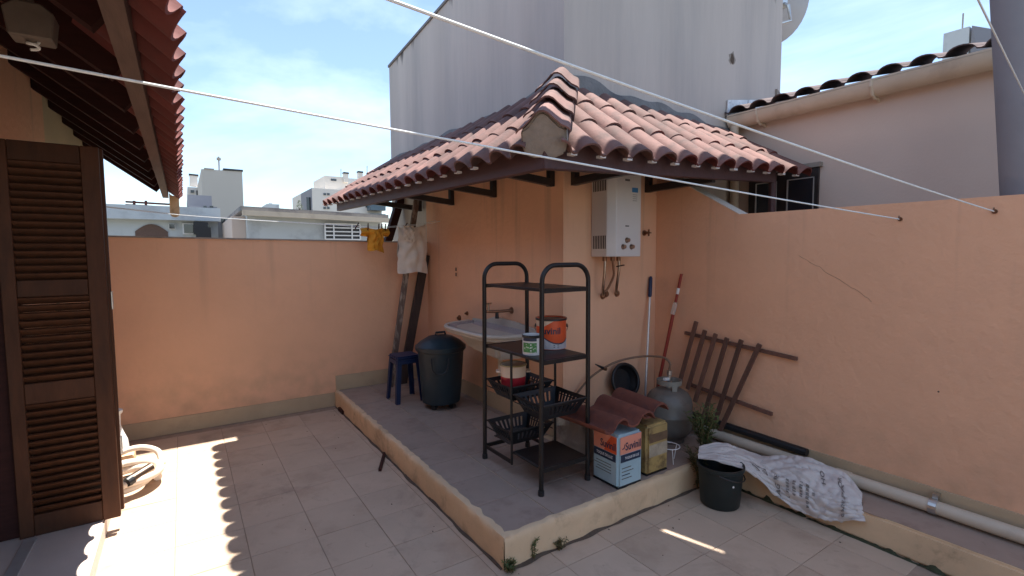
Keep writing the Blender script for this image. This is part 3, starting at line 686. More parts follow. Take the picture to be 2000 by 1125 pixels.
# white house with arch
Y = 14.0
f2 = thing('arched_house', (-1,Y,-.2), 'white low house with arched porch left of the grey tower', 'house')
a, b, m_ = onY(256,406,Y), onY(425,428,Y), onY(330,432,Y)
MB().box((a.x-2,Y,-.25),(b.x,Y+5,a.z)).build('wall', CONC, f2)
MB().box((a.x-2,Y-.25,onY(300,430,Y).z),(b.x+.05,Y-.001,a.z+.05)).build('parapet', CONC, f2)
a3, b3 = onY(263,437,Y), onY(329,470,Y); n = 12
arc = [(lerp(a3.x,b3.x,i/n), Y-.02, b3.z+(a3.z-b3.z)*(.55+.45*math.sin(math.pi*i/n))) for i in range(n+1)]
MB().prism([(a3.x,Y-.02,-.2)]+arc+[(b3.x,Y-.02,-.2)], (0,.019,0)).build('porch_opening', BOARD, f2)
fwin(f2, 329,437,343,448,Y); fwin(f2, 356,436,384,458,Y)
fwin(f2, 398,441,411,458,Y,False)
MB().bar(onY(383,459,Y-.3), onY(412,459,Y-.3), .3,.35).build('water_tank', BLACKP, f2)
MB().bar(onY(392,434,Y-.3), onY(392,458,Y-.3), .28,.28).build('tank_stand', BLACKP, f2)
rl = MB()
for y0 in (394,400): rl.bar(onY(245,y0,Y+.5), onY(345,y0+6,Y+.5), .04,.04)
for x in (262,285): rl.bar(onY(x,392,Y+.5), onY(x,407,Y+.5), .05,.05)
rl.build('roof_railing', DARKW, f2)
# building between house and tower
Y = 18.0
f3 = thing('grey_block', (1,Y,-.2), 'grey low block with dark openings at the foot of the tower', 'building')
a, b = onY(371,402,Y), onY(424,402,Y)
MB().box((a.x,Y,-.25),(b.x,Y+4,a.z)).build('wall', CONCB, f3)
a = onY(366,382,Y+1)
MB().box((a.x,Y+.7,-.25),(a.x+.65,Y+4,a.z)).build('upper_storey', CONCB, f3)
fwin(f3, 397,402,404,413,Y,False); fwin(f3, 409,402,417,413,Y,False)
a, b = onY(424,424,Y-3), onY(449,424,Y-3)
MB().box((a.x,Y-3,-.25),(b.x,Y-1,a.z)).build('annexe', CONCB, f3); fwin(f3, 431,427,448,437,Y-3,False)
Y = 30
f3b = thing('white_flats', (.4,Y,-.2), 'white flats with two windows seen between eaves and grey tower', 'building')
a, b = onY(366,365,Y), onY(396,365,Y)
MB().box((a.x,Y,-.25),(b.x,Y+4,a.z)).build('wall', CONCW, f3b)
fwin(f3b, 372,371,379,377,Y,False); fwin(f3b, 383,372,394,382,Y,False)
MB().bar(onY(378,364,Y+.5), onY(378,343,Y+.5), .35,.35).build('chimney', CONCW, f3b); MB().bar(onY(378,344,Y+.5), onY(378,341,Y+.5), .42,.42).build('chimney_cap', BLACKP, f3b)
# grey tower
Y = 24.0
f4 = thing('grey_tower', (1.6,Y,-.2), 'plain windowless beige grey tower with a thin mast over the back wall', 'building')
a, b = onY(393,330,Y), onY(473,335,Y)
MB().prism([(a.x,Y,-.25),(b.x,Y,-.25),(b.x,Y,b.z),(a.x,Y,a.z)], (0,6,0)).build('wall', CONCG, f4)
MB().box((b.x-.7,Y-.04,b.z+.001),(b.x+.03,Y+1,b.z+.07)).build('coping', BLACKP, f4); MB().box((a.x+.1,Y-.03,a.z+.001),(a.x+.45,Y+1,a.z+.05)).build('coping', MORTAR, f4)
m0 = onY(428,331,Y+1); m1 = onY(427,306,Y+1)
MB().tube([m0-Vector((0,0,.2)), m1], .03, 6).tube([m1-Vector((0,0,.15)), m1-Vector((0,0,.05))], .09, 6).build('mast', MORTAR, f4)
# small far block
Y = 60.0
f5 = thing('small_far_block', (9,Y,-.2), 'small pale roof block far off above the white shed', 'building')
a, b = onY(521,398,Y), onY(546,412,Y)
MB().box((a.x,Y,-.25),(b.x,Y+4,a.z)).build('wall', CONC, f5); MB().box((lerp(a.x,b.x,.3),Y+.5,a.z),(lerp(a.x,b.x,.5),Y+2,a.z+.18)).build('tank', CONC, f5)
# apartment cluster
Y = 40.0
f6 = thing('apartment_block', (9.5,Y,-.2), 'pale apartment block with chimneys behind the awning eave', 'building')
a, b = onY(609,367,Y), onY(720,380,Y)
MB().box((a.x,Y,-.25),(onY(745,380,Y).x,Y+8,a.z)).build('wall', CONCW, f6)
s0 = onY(594,376,Y+3)
MB().prism([(s0.x,Y+3,-.25),(a.x-.002,Y,-.25),(a.x-.002,Y,a.z),(s0.x,Y+3,s0.z)], (0,4,0)).build('side_wing', CONCB, f6)
fwin(f6, 598,385,607,412,Y+.6,False)
t0, t1 = onY(634,343,Y+1), onY(680,343,Y+1)
MB().box((t0.x,Y+1,a.z-1),(t1.x,Y+5,t0.z)).build('roof_tower', CONCW, f6)
t2 = onY(682,348,Y+2); MB().box((t1.x-.01,Y+2,a.z-1),(onY(715,350,Y+2).x,Y+5,t2.z)).build('roof_storey', CONC, f6)
for (x, y0, y1) in ((675,338,356),(703,336,356)):
    MB().bar(onY(x,y1,Y+.9), onY(x,y0,Y+.9), .36,.36).build('chimney', CONCW, f6); MB().bar(onY(x,y0+2,Y+.9), onY(x,y0-1,Y+.9), .42,.42).build('chimney_cap', BLACKP, f6)
for (x, y) in ((634,379),(641,379),(634,406),(641,406),(700,378),(696,401),(700,401),(695,418),(700,418),(716,403),(721,403),(716,424),(721,424)):
    fwin(f6, x-2.5,y-2,x+2.5,y+2.5,Y,False)
fwin(f6, 646,349,657,354,Y+1,False)
for k in range(2):
    q0, q1 = onY(724,397+k*20,Y-1), onY(744,411+k*18,Y-1)
    MB().box((q0.x,Y-1,q1.z),(q1.x+.4,Y-.001,q0.z)).build('glazed_balcony', M('blue_glass_balcony%d' % k, (.05,.085,.12), .2, .2, 2), f6)
MB().tube([onY(666,345,Y+1), onY(666,330,Y+1)], .03, 5).tube([onY(717,348,Y+1), onY(717,324,Y+1)], .03, 5).build('antenna', MORTAR, f6)
# small tree on the skyline
Y = 26.0
tr = thing('small_tree', (onY(585,415,Y).x,Y,0), 'tiny dark conifer on the skyline beside the apartment block', 'tree')
c = onY(585,407,Y)
MB().tube([(c.x,Y,-.25),(c.x,Y,c.z)], .05, 6).build('trunk', DARKW, tr)
cr = MB()
for k in range(420):
    t = random.random(); r_ = .36*(1-t)**.7*random.uniform(.4,1); an = random.uniform(0,6.28)
    q = Vector((c.x+r_*math.cos(an), Y+r_*math.sin(an), c.z-.45+t*.85)); s = random.uniform(.03,.07)
    d = Vector((random.uniform(-1,1), random.uniform(-1,1), random.uniform(-.6,.6)))*s; e = Vector((random.uniform(-1,1), random.uniform(-1,1), random.uniform(-1,1)))*s*.6
    cr.add([q, q+d, q+e], [(0,1,2)])
cr.build('crown', LEAF, tr)
# roof block far right
Y = 14.0
f7 = thing('far_roof_block', (16,9,-.2), 'small grey block with antenna above the beige house roof', 'building')
d0 = onX(1843,66,11); d1 = onX(1893,62,11)
MB().prism([(11,d1.y,2),(11,d0.y,2),(11,d0.y,d0.z),(11,d1.y,d0.z)], (2,0,0)).build('wall', CONC, f7)
MB().prism([(11,d1.y-.03,2),(11,d1.y-.7,2),(12,d1.y-.7,d0.z-.2),(11,d1.y-.03,d0.z)], (2,0,0)).build('side_wall', CONCB, f7)
MB().tube([(11.3,lerp(d0.y,d1.y,.5),d0.z),(11.3,lerp(d0.y,d1.y,.5),d0.z+.35)], .012, 5).build('antenna', MORTAR, f7)

# ------------------------------------------------------------------ ropes
def rope(pts, label, r_=.0035):
    o = MB().tube(pts, r_, 6).build('clothes_line', ROPE); return tag(o, label, 'clothesline', 'washing lines across the patio')
def sag(a, b, d, n=24):
    a, b = Vector(a), Vector(b); return [a.lerp(b, i/n)-Vector((0,0,d*4*(i/n)*(1-i/n))) for i in range(n+1)]
hk1 = onX(1757,428,3.41); hk2 = onX(1942,413,3.41)
rope(sag((-.86,1.56,2.07), hk1, .012), 'lower white washing line crossing in front of the awning to the right wall')
rope(sag((-.86,.873,2.14), hk2, .02), 'upper white washing line crossing the grey building to the right wall', .0032)
rope(sag((3.62,.66,2.352), (-.86,.2,2.42), .01), 'short stretch of washing line in the top right corner before the pole', .003)
for hk, lb in ((hk1, 'small rusty hook in the right wall holding the lower washing line'), (hk2, 'small rusty hook in the right wall holding the upper washing line')):
    h = MB().tube([hk+Vector((.012,0,0)), hk+Vector((-.006,0,0)), hk+Vector((-.014,0,.008)), hk+Vector((-.01,0,.018))], .004, 6).lathe([(0,0),(.012,0),(.012,.004),(0,.004)], hk+Vector((.009,0,0)), 10, axis=(-1,0,0)).build('wall_hook', BRASS)
    tag(h, lb, 'hook', 'line hooks')
wl = [(2.378,4.97,1.968),(2.2,4.97,1.93),(1.95,4.975,1.90),(1.7,4.98,1.883),(1.3,4.985,1.893),(.6,5.0,1.918),(0,5.0,1.945),(-.45,5.02,1.985),(-.86,5.05,2.02)]
rope(smoothpath(wl, 5), 'thin washing line at the back carrying two shirts', .0025)
rope(smoothpath([(x, y+.1, z+.012) for x, y, z in wl], 5), 'second thin line at the back just behind the shirts', .0025)
def linez(x):
    for (x0,y0,z0),(x1,y1,z1) in zip(wl[:-1], wl[1:]):
        if x1 <= x <= x0: return lerp(z1, z0, (x-x1)/(x0-x1))
    return 1.9
def shirt(name, label, mat, cx, hw, L_, sleeve, crumple):
    t = thing(name, (cx,4.97,linez(cx)-L_), label, 'shirt', 'shirts on the washing line')
    def body(side):
        def fn(u, v):
            x = (u-.5)*2; w_ = hw*(.92+.1*v)
            X = cx+x*w_+.008*math.sin(v*7+side)
            z = linez(min(2.37, X))-.004-L_*v*(1+.05*x) + .012*math.sin(x*3+1)*v - .02*(1-x*x)*(1-v)**4
            bul = (.02+.03*v)*(1-x*x)+side*(.008+.014*v)*(math.sin(x*9+cx*5+1.2*v)+.6*math.sin(x*17+2.1+v))*(.2 if hw > .1 else .35)
            return (X, 4.972+side*(.006+bul)+crumple*noise.noise((u*4,v*5,side*3)), z)
        return fn
    MB().grid(body(-1), 18, 22, .0025).build('front_panel', mat, t, smooth=80)
    MB().grid(body(1), 18, 22, .0025).build('back_panel', mat, t, smooth=80)
    if sleeve:
        for s in (-1, 1):
            def sf(u, v, s=s):
                X = cx+s*(hw*.9+u*sleeve); z = linez(min(2.37, X))-.006-v*(.095-.02*u)-u*.012
                return (X, 4.972+.02*math.cos(v*math.pi*2)+crumple*.5*noise.noise((u*5,v*4,s)), z)
            MB().grid(sf, 8, 12, .0025).build('sleeve', mat, t, smooth=80)
    return t
os_ = shirt('hanging_shirt', 'small orange shirt pegged on the line at the back wall', OCLOTH, 1.65, .08, .24, .075, .03)
ws_ = shirt('hanging_shirt', 'larger off white shirt hanging on the line beside the sink wall', WCLOTH, 2.05, .165, .5, .0, .04)
MB().grid(lambda u, v: (1.93+.12*u, 4.93-.03*math.sin(v*3)+.03*noise.noise((u*5,v*5,2)), linez(2)-.0-.14*v-.06*u*v), 10, 10, .003).build('bunched_collar', WCLOTH, ws_, smooth=80)
for i, (px, lb) in enumerate(((697,'leftmost'),(719,'second'),(740,'third'),(746,'fourth'),(753,'fifth'),(792,'sixth'))):
    q = onY(px,440,4.96); zz = linez(q.x); tl = -.02 if i in (0,5) else 0
    p = thing('clothes_peg', (q.x,4.965,zz), 'dark clothes peg on the back line, %s from the left' % lb, 'peg', 'clothes pegs on the back line')
    for s in (-1, 1):
        MB().bar((q.x+s*.002-tl,4.958+s*.008,zz+.035),(q.x+tl,4.97+s*.005,zz-.035),.009,.006,up=(0,1,0)).build('jaw', DARKW, p)

# ------------------------------------------------------------------ leaning planks, stool, bin
def plank(a, b, w_, t_, mat, label):
    o = MB().bar(a, b, w_, t_, up=(0,1,0)).build('leaning_plank', mat, bevel=.003); return tag(o, label, 'plank', 'planks leaning in the corner')
plank(onY(761,762,5.12), onY(818,358,5.24), .06, .035, WOODG, 'narrow mottled plank leaning in the corner behind the blue stool')
plank(onY(784,760,5.18), onY(831,498,5.28), .095, .04, WOODD, 'wide dark plank leaning in the corner behind the white shirt')
sx, sy = 1.79, 4.6
s = thing('plastic_stool', (sx,sy,PZ), 'blue plastic stool standing beside the dark bin', 'stool')
H = .455
MB().box((sx-.125,sy-.125,PZ+H-.035),(sx+.125,sy+.125,PZ+H)).build('seat', BLUE, s, bevel=.014, seg=2)
for a in (-1, 1):
    for b in (-1, 1):
        MB().add([(sx+a*.115+i*.045*-a, sy+b*.115+j*.045*-b, PZ+H-.03) for i, j in ((0,0),(1,0),(1,.3),(.3,.3),(.3,1),(0,1))]+[(sx+a*.145+i*.04*-a, sy+b*.145+j*.04*-b, PZ) for i, j in ((0,0),(1,0),(1,.3),(.3,.3),(.3,1),(0,1))],
            [(0,1,2,3,4,5),(6,7,8,9,10,11)]+[(i,(i+1)%6,6+(i+1)%6,6+i) for i in range(6)]).build('leg', BLUE, s)
for a in (-1, 1):
    MB().box((sx-.1,sy+a*.118-.004,PZ+H-.075),(sx+.1,sy+a*.118+.004,PZ+H-.036)).build('apron', BLUE, s)
    MB().box((sx+a*.118-.004,sy-.1,PZ+H-.075),(sx+a*.118+.004,sy+.1,PZ+H-.036)).build('apron', BLUE, s)

bx, by = 1.995, 4.2
t = thing('wheeled_bin', (bx,by,PZ), 'dark teal plastic bin with domed lid and wheels under the sink end', 'bin')
n = 40; prof = [(.17,.05),(.178,.055),(.19,.2),(.212,.5),(.216,.535),(.228,.54),(.228,.565),(.205,.566),(.0,.566)]
m_ = MB(); vs = []; 
for r_, z in prof:
    for k in range(n):
        an = 2*math.pi*k/n; rr = r_*(1+(.016 if (k % 5 in (0,1)) and .06 < z < .52 else 0)); vs.append((bx+rr*math.cos(an), by+rr*math.sin(an), PZ+z))
fs = [(i*n+k, i*n+(k+1)%n, (i+1)*n+(k+1)%n, (i+1)*n+k) for i in range(len(prof)-1) for k in range(n)]
m_.add(vs, fs).build('body', TEAL, t, smooth=35)
ldm = MB().lathe([(.236,.55),(.238,.585),(.225,.592),(.19,.625),(.15,.648),(.115,.668),(.06,.68),(.0,.682)], (bx,by,PZ), 36).build('lid', TEAL, t, smooth=40)
MB().tube([(bx-.05,by,PZ+.678),(bx-.045,by,PZ+.705),(bx+.045,by,PZ+.705),(bx+.05,by,PZ+.678)], .011, 8).build('lid_grip', TEAL, ldm)
for an in (-2.05, 1.1):
    d = Vector((math.cos(an), math.sin(an), 0)); tt = Vector((-d.y, d.x, 0)); c = Vector((bx,by,PZ))+d*.226
    MB().tube([c+tt*w1+d*o1+Vector((0,0,z1)) for w1, o1, z1 in ((-.075,0,.5),(-.075,.02,.46),(-.065,.035,.4),(-.03,.045,.365),(.03,.045,.365),(.065,.035,.4),(.075,.02,.46),(.075,0,.5))], .008, 8).build('handle', BLACKP, t, smooth=60)
for an in (-2.5,-1.2,.6,2.2):
    c = Vector((bx+.14*math.cos(an), by+.14*math.sin(an), PZ+.03))
    MB().lathe([(0,-.016),(.03,-.016),(.03,.016),(0,.016)], c, 14, axis=(1,.3,0)).build('wheel', BLACKP, t)

# ------------------------------------------------------------------ laundry sink on the wall
sk = thing('laundry_sink', (2.15,3.62,.8), 'cream wall mounted laundry sink with curved front behind the rack', 'sink')
y0, y1 = 3.17, 4.22
def outline(i, n=20):
    t = i/n; y = lerp(y1, y0, t); k = abs(2*t-1); return 2.375-(.36*(1-k**5)**.5 if k < 1 else 0)-.06, y
rim = [outline(i) for i in range(21)]
zr = .96
pts = [(2.375,y1)]+rim+[(2.375,y0)]
MB().prism([(x,y,zr-.055) for x, y in pts], (0,0,.03)).build('rim', SINKM, sk, bevel=.006)
MB().tube([(x,y,zr-.015) for x, y in rim], .02, 8).build('rim_lip', SINKM, sk, smooth=60)
MB().prism([(2.374,y0,zr-.02),(2.374,y1,zr-.02),(2.374,y1,zr+.015),(2.374,(y0+y1)/2+.3,zr+.02),(2.374,(y0+y1)/2+.12,zr+.07),(2.374,(y0+y1)/2-.2,zr+.06),(2.374,y0,zr+.03)], (-.02,0,0)).build('splash_back', SINKM, sk)
MB().grid(lambda u, v: (2.37-v*.37*(1-abs(2*u-1)**5)**.5-.02*v, lerp(y1-.03,y0+.03,u), zr+.012-.05*math.sin(math.pi*min(1,v*1.02))-.012*v), 24, 14).build('wash_board', SINKD, sk, smooth=60)
MB().add([(2.375,3.28,zr-.056),(2.03,3.28,zr-.056),(2.03,3.93,zr-.056),(2.375,3.93,zr-.056),(2.375,3.34,.72),(2.1,3.34,.735),(2.1,3.84,.765),(2.375,3.84,.72)],
    [(0,1,2,3),(4,7,6,5),(0,4,5,1),(1,5,6,2),(2,6,7,3),(3,7,4,0)]).build('tub', SINKM, sk, bevel=.03, seg=3)
MB().tube([(2.25,3.55,.70),(2.25,3.55,.55),(2.3,3.55,.5),(2.37,3.55,.5)], .022, 10).build('waste_pipe', PVC, sk, smooth=60)
# tap
tp = thing('wall_tap', (2.37,3.6,1.09), 'old chrome wall tap with a cross handle above the laundry sink', 'tap')
MB().tube([(2.379,3.56,1.11),(2.31,3.6,1.105),(2.24,3.66,1.1),(2.2,3.7,1.1),(2.19,3.71,1.085),(2.19,3.71,1.045)], .014, 10).lathe([(.0,0),(.03,0),(.028,.008),(.0,.008)], (2.379,3.56,1.11), 14, axis=(-1,0,0)).build('spout', BRASS, tp, smooth=60)
MB().tube([(2.27,3.63,1.09),(2.27,3.63,1.04)], [.014,.018], 10).build('second_outlet', BLACKP, tp); MB().tube([(2.19,3.71,1.06),(2.19,3.71,1.025)], [.017,.02], 10).build('nozzle', BLACKP, tp)
MB().tube([(2.215,3.685,1.1),(2.215,3.685,1.165)], .01, 8).bar((2.185,3.685,1.17),(2.245,3.685,1.17),.012,.012).bar((2.215,3.655,1.17),(2.215,3.715,1.17),.012,.012).build('cross_handle', CHROME, tp)
# sockets and stubs on the sink wall
for (px, py, r_, lb) in ((898,621,.03,'rusty round pipe stub in the sink wall left of the tap'),(913,612,.02,'small hole cap in the sink wall just right of the pipe stub')):
    c = onX(px,py,2.379); o = MB().lathe([(0,.03),(r_*.5,.03),(r_*.55,.012),(r_,.01),(r_,0),(0,0)], c, 14, axis=(-1,0,0)).build('pipe_stub', BRASS); tag(o, lb, 'pipe stub')
c = onX(892,531,2.379)
o = thing('wall_socket', c, 'empty twin socket hole in the sink wall above the pipe stub', 'socket')
MB().box((c.x-.006,c.y-.03,c.z-.055),(c.x,c.y+.03,c.z+.055)).build('plate', ORANGE, o, bevel=.003)
for dz in (-.027,.027): MB().box((c.x-.009,c.y-.012,c.z+dz-.018),(c.x-.0065,c.y+.012,c.z+dz+.018)).build('hole', DARK, o)
c = onY(826,546,5.31)
o = MB().lathe([(0,.05),(.012,.05),(.014,.03),(.022,.028),(.025,.0),(0,0)], c, 10, axis=(-1,-.4,0)).build('hose_tap', BRASS); tag(o, 'small brass tap stub low behind the white shirt', 'tap')

# ------------------------------------------------------------------ gas water heater
hx0, hx1, hy, hz0, hz1 = 2.66, 2.995, 2.64, 1.578, 2.21
ht = thing('water_heater', (2.83,2.8,1.58), 'white wall mounted gas water heater with vent slots under the awning', 'water heater')
hb = MB().add([(hx0+.0,hy+.05,hz0),(hx0+.05,hy,hz0),(hx1-.02,hy,hz0),(hx1,hy+.02,hz0),(hx1,2.858,hz0),(hx0,2.858,hz0)]+[(hx0+.0,hy+.05,hz1),(hx0+.05,hy,hz1),(hx1-.02,hy,hz1),(hx1,hy+.02,hz1),(hx1,2.858,hz1),(hx0,2.858,hz1)],
    [(0,1,2,3,4,5),(6,7,8,9,10,11)]+[(i,(i+1)%6,6+(i+1)%6,6+i) for i in range(6)]).build('casing', HEATW, ht, bevel=.004)
for zc in (hz1-.085, hz0+.11):
    for k in range(8):
        y = 2.845-.145*(k+.5)/8-.005; MB().box((hx0-.0015,y-.0045,zc-.05),(hx0+.003,y+.0045,zc+.05)).build('vent_slot', DARK, hb)
fy = hy-.0015
def plate(x0, x1, z0, z1, mat, nm): MB().box((hx0+x0,fy,hz0+z0),(hx0+x1,fy+.003,hz0+z1)).build(nm, mat, ht)
plate(.14,.19,.57,.585,GREYI,'name_plate'); plate(.215,.28,.49,.525,BLUEI,'energy_label'); plate(.215,.28,.41,.487,WTIN,'paper_label')
for k in range(4): MB().box((hx0+.222,fy-.001,hz0+.425+k*.015),(hx0+.27,fy,hz0+.428+k*.015)).build('label_line', GREYI, ht)
plate(.145,.185,.228,.236,DARK,'viewing_slot')
for (x, z) in ((.135,.075),(.225,.075),(.175,.125)):
    c = (hx0+x-.01, hy, hz0+z)
    MB().lathe([(.022,0),(.02,.004),(.018,.006),(.015,.022),(0,.024)], c, 16, axis=(0,-1,0)).build('knob', CHROME, ht, smooth=40)
def flex(p, mat, r_=.011, nm='supply_hose'): return MB().tube(smoothpath(p, 6), r_, 8).build(nm, mat, ht, smooth=60)
flex([(2.715,2.76,hz0),(2.71,2.76,1.45),(2.715,2.78,1.34),(2.755,2.82,1.275),(2.79,2.858,1.265)], CHROME)
flex([(2.80,2.77,hz0),(2.815,2.77,1.49),(2.825,2.78,1.42),(2.80,2.81,1.33),(2.775,2.83,1.29),(2.82,2.858,1.275)], BRASS, .009)
flex([(2.865,2.76,hz0),(2.865,2.76,1.47),(2.87,2.78,1.38),(2.90,2.82,1.30),(2.945,2.858,1.275)], CHROME)
for x in (2.715,2.80,2.865): MB().lathe([(.017,0),(.017,-.035),(.01,-.035)], (x,2.765,hz0+.002), 10).build('union_nut', BRASS, ht)
MB().bar((2.83,2.75,1.5),(2.905,2.745,1.51),.016,.008).build('shut_off_lever', DARKW, ht)
for x, z in ((2.79,1.263),(2.825,1.277),(2.947,1.275)): MB().lathe([(0,.012),(.022,.012),(.028,0),(0,0)], (x,2.8595,z), 12, axis=(0,-1,0)).build('wall_rose', BRASS, ht)
c = onY(1258,455,2.859)
v_ = thing('wall_valve', c, 'small brass wall valve with cross handle just right of the heater', 'valve')
MB().lathe([(.024,0),(.024,.006),(.012,.008),(.012,.05),(0,.05)], c, 12, axis=(0,-1,0)).build('stem', BRASS, v_); q = c+Vector((0,-.05,0))
MB().bar(q-Vector((.028,0,0)), q+Vector((.028,0,0)), .01,.01).bar(q-Vector((0,0,.028)), q+Vector((0,0,.028)), .01,.01,up=(0,1,0)).build('cross_handle', BRASS, v_)

# ------------------------------------------------------------------ steel rack
rk = thing('steel_rack', (1.9,2.6,PZ), 'black tubular steel rack with arched ends standing on the platform', 'rack')
RX0, RX1, RY0, RY1 = 1.725, 2.085, 2.265, 2.92
def arch(y, z_top=1.535):
    r_ = .1; pts = [(RX0-.008,y,PZ)]+[(RX0,y,z_top-r_-.001)]
    for k in range(1, 9): t = math.pi/2*k/8; pts.append((RX0+r_-r_*math.cos(t), y, z_top-r_+r_*math.sin(t)))
    for k in range(0, 9): t = math.pi/2*k/8; pts.append((RX1-r_+r_*math.sin(t), y, z_top-r_+r_*math.cos(t)))
    pts.append((RX1+.002,y,PZ)); return MB().tube(pts, .0145, 12).build('end_frame', BLACKR, rk, smooth=60)
arch(RY0); arch(RY1)
def shelf(x0, x1, ya, yb, z, nm='shelf'):
    m = MB().box((x0,ya,z-.018),(x1,yb,z)); return m.build(nm, BLACKR, rk, bevel=.003)
shelf(RX0+.005,RX1-.005,RY0+.016,RY1-.016,1.398); shelf(RX0+.005,RX1-.005,RY0+.016,RY1-.016,.975)
shelf(RX0+.005,RX1-.005,RY0+.0,2.585,.325)
for y, z in ((RY0,1.385),(RY0,.962),(RY0,.31),(RY1,1.385),(RY1,.962),(RY1,.255)):
    MB().bar((RX0,y,z),(RX1,y,z),.012,.026).build('cross_bar', BLACKR, rk)
for x in (RX0,RX1):
    MB().tube([(x,2.59,.235),(x,2.59,.97)], .0085, 8).build('middle_rod', BLACKR, rk)
    MB().bar((x,RY1,.25),(x,2.585,.25),.012,.022).build('side_bar', BLACKR, rk)
    MB().bar((x,2.62,.69),(x,RY1,.69),.006,.006).build('basket_runner', BLACKR, rk)
    MB().bar((x,2.62,.395),(x,RY1,.395),.006,.006).build('basket_runner', BLACKR, rk)
    MB().bar((x,RY0,.66),(x,2.58,.66),.006,.006).build('basket_runner', BLACKR, rk)
for x, y in ((RX0-.008,RY0),(RX1+.002,RY0),(RX0-.008,RY1),(RX1+.002,RY1)): MB().lathe([(.019,0),(.019,.03),(.0,.031)], (x,y,PZ), 12).build('foot', BLACKP, rk)
def basket(ya, yb, zr_, label, dx=0):
    t = thing('slotted_basket', ((RX0+RX1)/2,(ya+yb)/2,zr_-.11), label, 'basket', 'plastic baskets in the rack')
    x0, x1 = RX0+.005+dx, RX1-.005+dx; i_ = .05; zb = zr_-.105
    MB().box((x0+i_,ya+i_,zb),(x1-i_,yb-i_,zb+.006)).build('base', BLACKP, t)
    top = [(x0,ya),(x1,ya),(x1,yb),(x0,yb)]; bot = [(x0+i_,ya+i_),(x1-i_,ya+i_),(x1-i_,yb-i_),(x0+i_,yb-i_)]
    for k in range(4):
        A, B_, C_, D_ = Vector((*top[k],zr_)), Vector((*top[(k+1)%4],zr_)), Vector((*bot[(k+1)%4],zb)), Vector((*bot[k],zb))
        m = MB(); P = lambda u, v: (A.lerp(B_,u)).lerp(D_.lerp(C_,u), v)
        nin = (B_-A).cross(D_-A).normalized()*.004
        def quad(u0,u1,v0,v1,m=m,P=P,nin=nin):
            q = [P(u0,v0),P(u1,v0),P(u1,v1),P(u0,v1)]; m.add(q+[p+nin for p in q], [(0,1,2,3),(7,6,5,4),(0,4,5,1),(1,5,6,2),(2,6,7,3),(3,7,4,0)])
        quad(0,1,0,.2); quad(0,1,.72,1); ns = 7
        for j in range(ns+1):
            c0 = .12+.76*j/ns; w_ = .028
            quad(0 if j == 0 else c0-w_, 1 if j == ns else c0+w_, .2,.72)
        m.build('slotted_side', BLACKP, t)
    rimp = [Vector((*p,zr_)) for p in top]
    MB().tube(rimp, .006, 6, closed=True).build('rim', BLACKP, t)
    return t
basket(2.605,2.905,.735,'upper black slotted basket at the far side of the rack holding the pot')
basket(2.265,2.575,.70,'middle black slotted basket at the near side of the rack')
bk3 = basket(2.605,2.905,.44,'lowest black slotted basket at the far side of the rack')
# pot in the upper basket
pc = Vector((1.86,2.77,.70))
pt = thing('paint_pot', pc, 'white and crimson handled pot in the upper rack basket', 'pot')
MB().lathe([(0,0),(.078,0),(.083,.01),(.087,.065),(.0872,.07)], pc, 28).build('crimson_base', REDC, pt, smooth=40)
MB().lathe([(.0872,.07),(.089,.14),(.095,.145),(.09,.15),(.082,.145),(.08,.08),(0,.078)], pc, 28).build('pot_body', CREAMT, pt, smooth=40)
MB().lathe([(.0905,.151),(.093,.149),(.0955,.145),(.09,.153),(.086,.15)], pc, 28).build('yellow_rim', OCHTIN, pt)
for a in (2.6, -.5):
    d = Vector((math.cos(a), math.sin(a), 0)); e = Vector((-d.y, d.x, 0)); q = pc+d*.088+Vector((0,0,.1))
    MB().tube([q-e*.03, q-e*.025+d*.025, q+e*.025+d*.025, q+e*.03], .007, 6).build('handle', CREAMT, pt)
jar = MB().lathe([(0,0),(.03,0),(.034,.03),(.028,.06),(.02,.07),(.02,.085),(0,.085)], (1.98,2.73,.64), 14).build('small_jar', M('brown_glass', (.12,.06,.04), .2, .1, 5), smooth=40)
tag(jar, 'small brown jar beside the crimson pot in the upper basket', 'jar')
rg = MB().grid(lambda u, v: (1.75+.28*u, 2.66+.19*v, .345+.05*math.sin(math.pi*u)*math.sin(math.pi*v)*(1+.8*noise.noise((u*6,v*6,4)))), 20, 16, .006).build('crumpled_rag', M('dark_rag', (.07,.055,.05), .9, .3, 12), smooth=80)
tag(rg, 'dark crumpled rag lying in the lowest rack basket', 'rag')

# tins on the rack shelf
def cyl(c, r_, a0, a1, z0, z1, n=24, off=0):
    m = MB(); vs = []
    for i in range(n+1):
        a = lerp(a0, a1, i/n); vs += [(c.x+(r_+off)*math.cos(a), c.y+(r_+off)*math.sin(a), c.z+z0), (c.x+(r_+off)*math.cos(a), c.y+(r_+off)*math.sin(a), c.z+z1)]
    return m.add(vs, [(2*i, 2*i+2, 2*i+3, 2*i+1) for i in range(n)])
c1 = Vector((2.035,2.57,.976)); rr = .1; hh = .2
tn = thing('round_paint_tin', c1, 'orange and cream round paint tin with lettering on the middle rack shelf', 'paint tin')
MB().lathe([(0,0),(rr-.002,0),(rr,.004),(rr,hh-.006),(rr+.004,hh-.004),(rr+.004,hh),(rr-.004,hh+.002),(rr-.012,hh-.006),(0,hh-.006)], c1, 36).build('can_body', ORTIN, tn, smooth=40)
va = math.atan2(-c1.y, -c1.x)
MB().lathe([(rr+.004,hh+.0025),(rr+.0055,hh-.001),(rr+.0055,hh-.011),(rr-.03,hh-.003),(0,hh-.003)], c1, 36).build('lid_rim', BLACKP, tn)
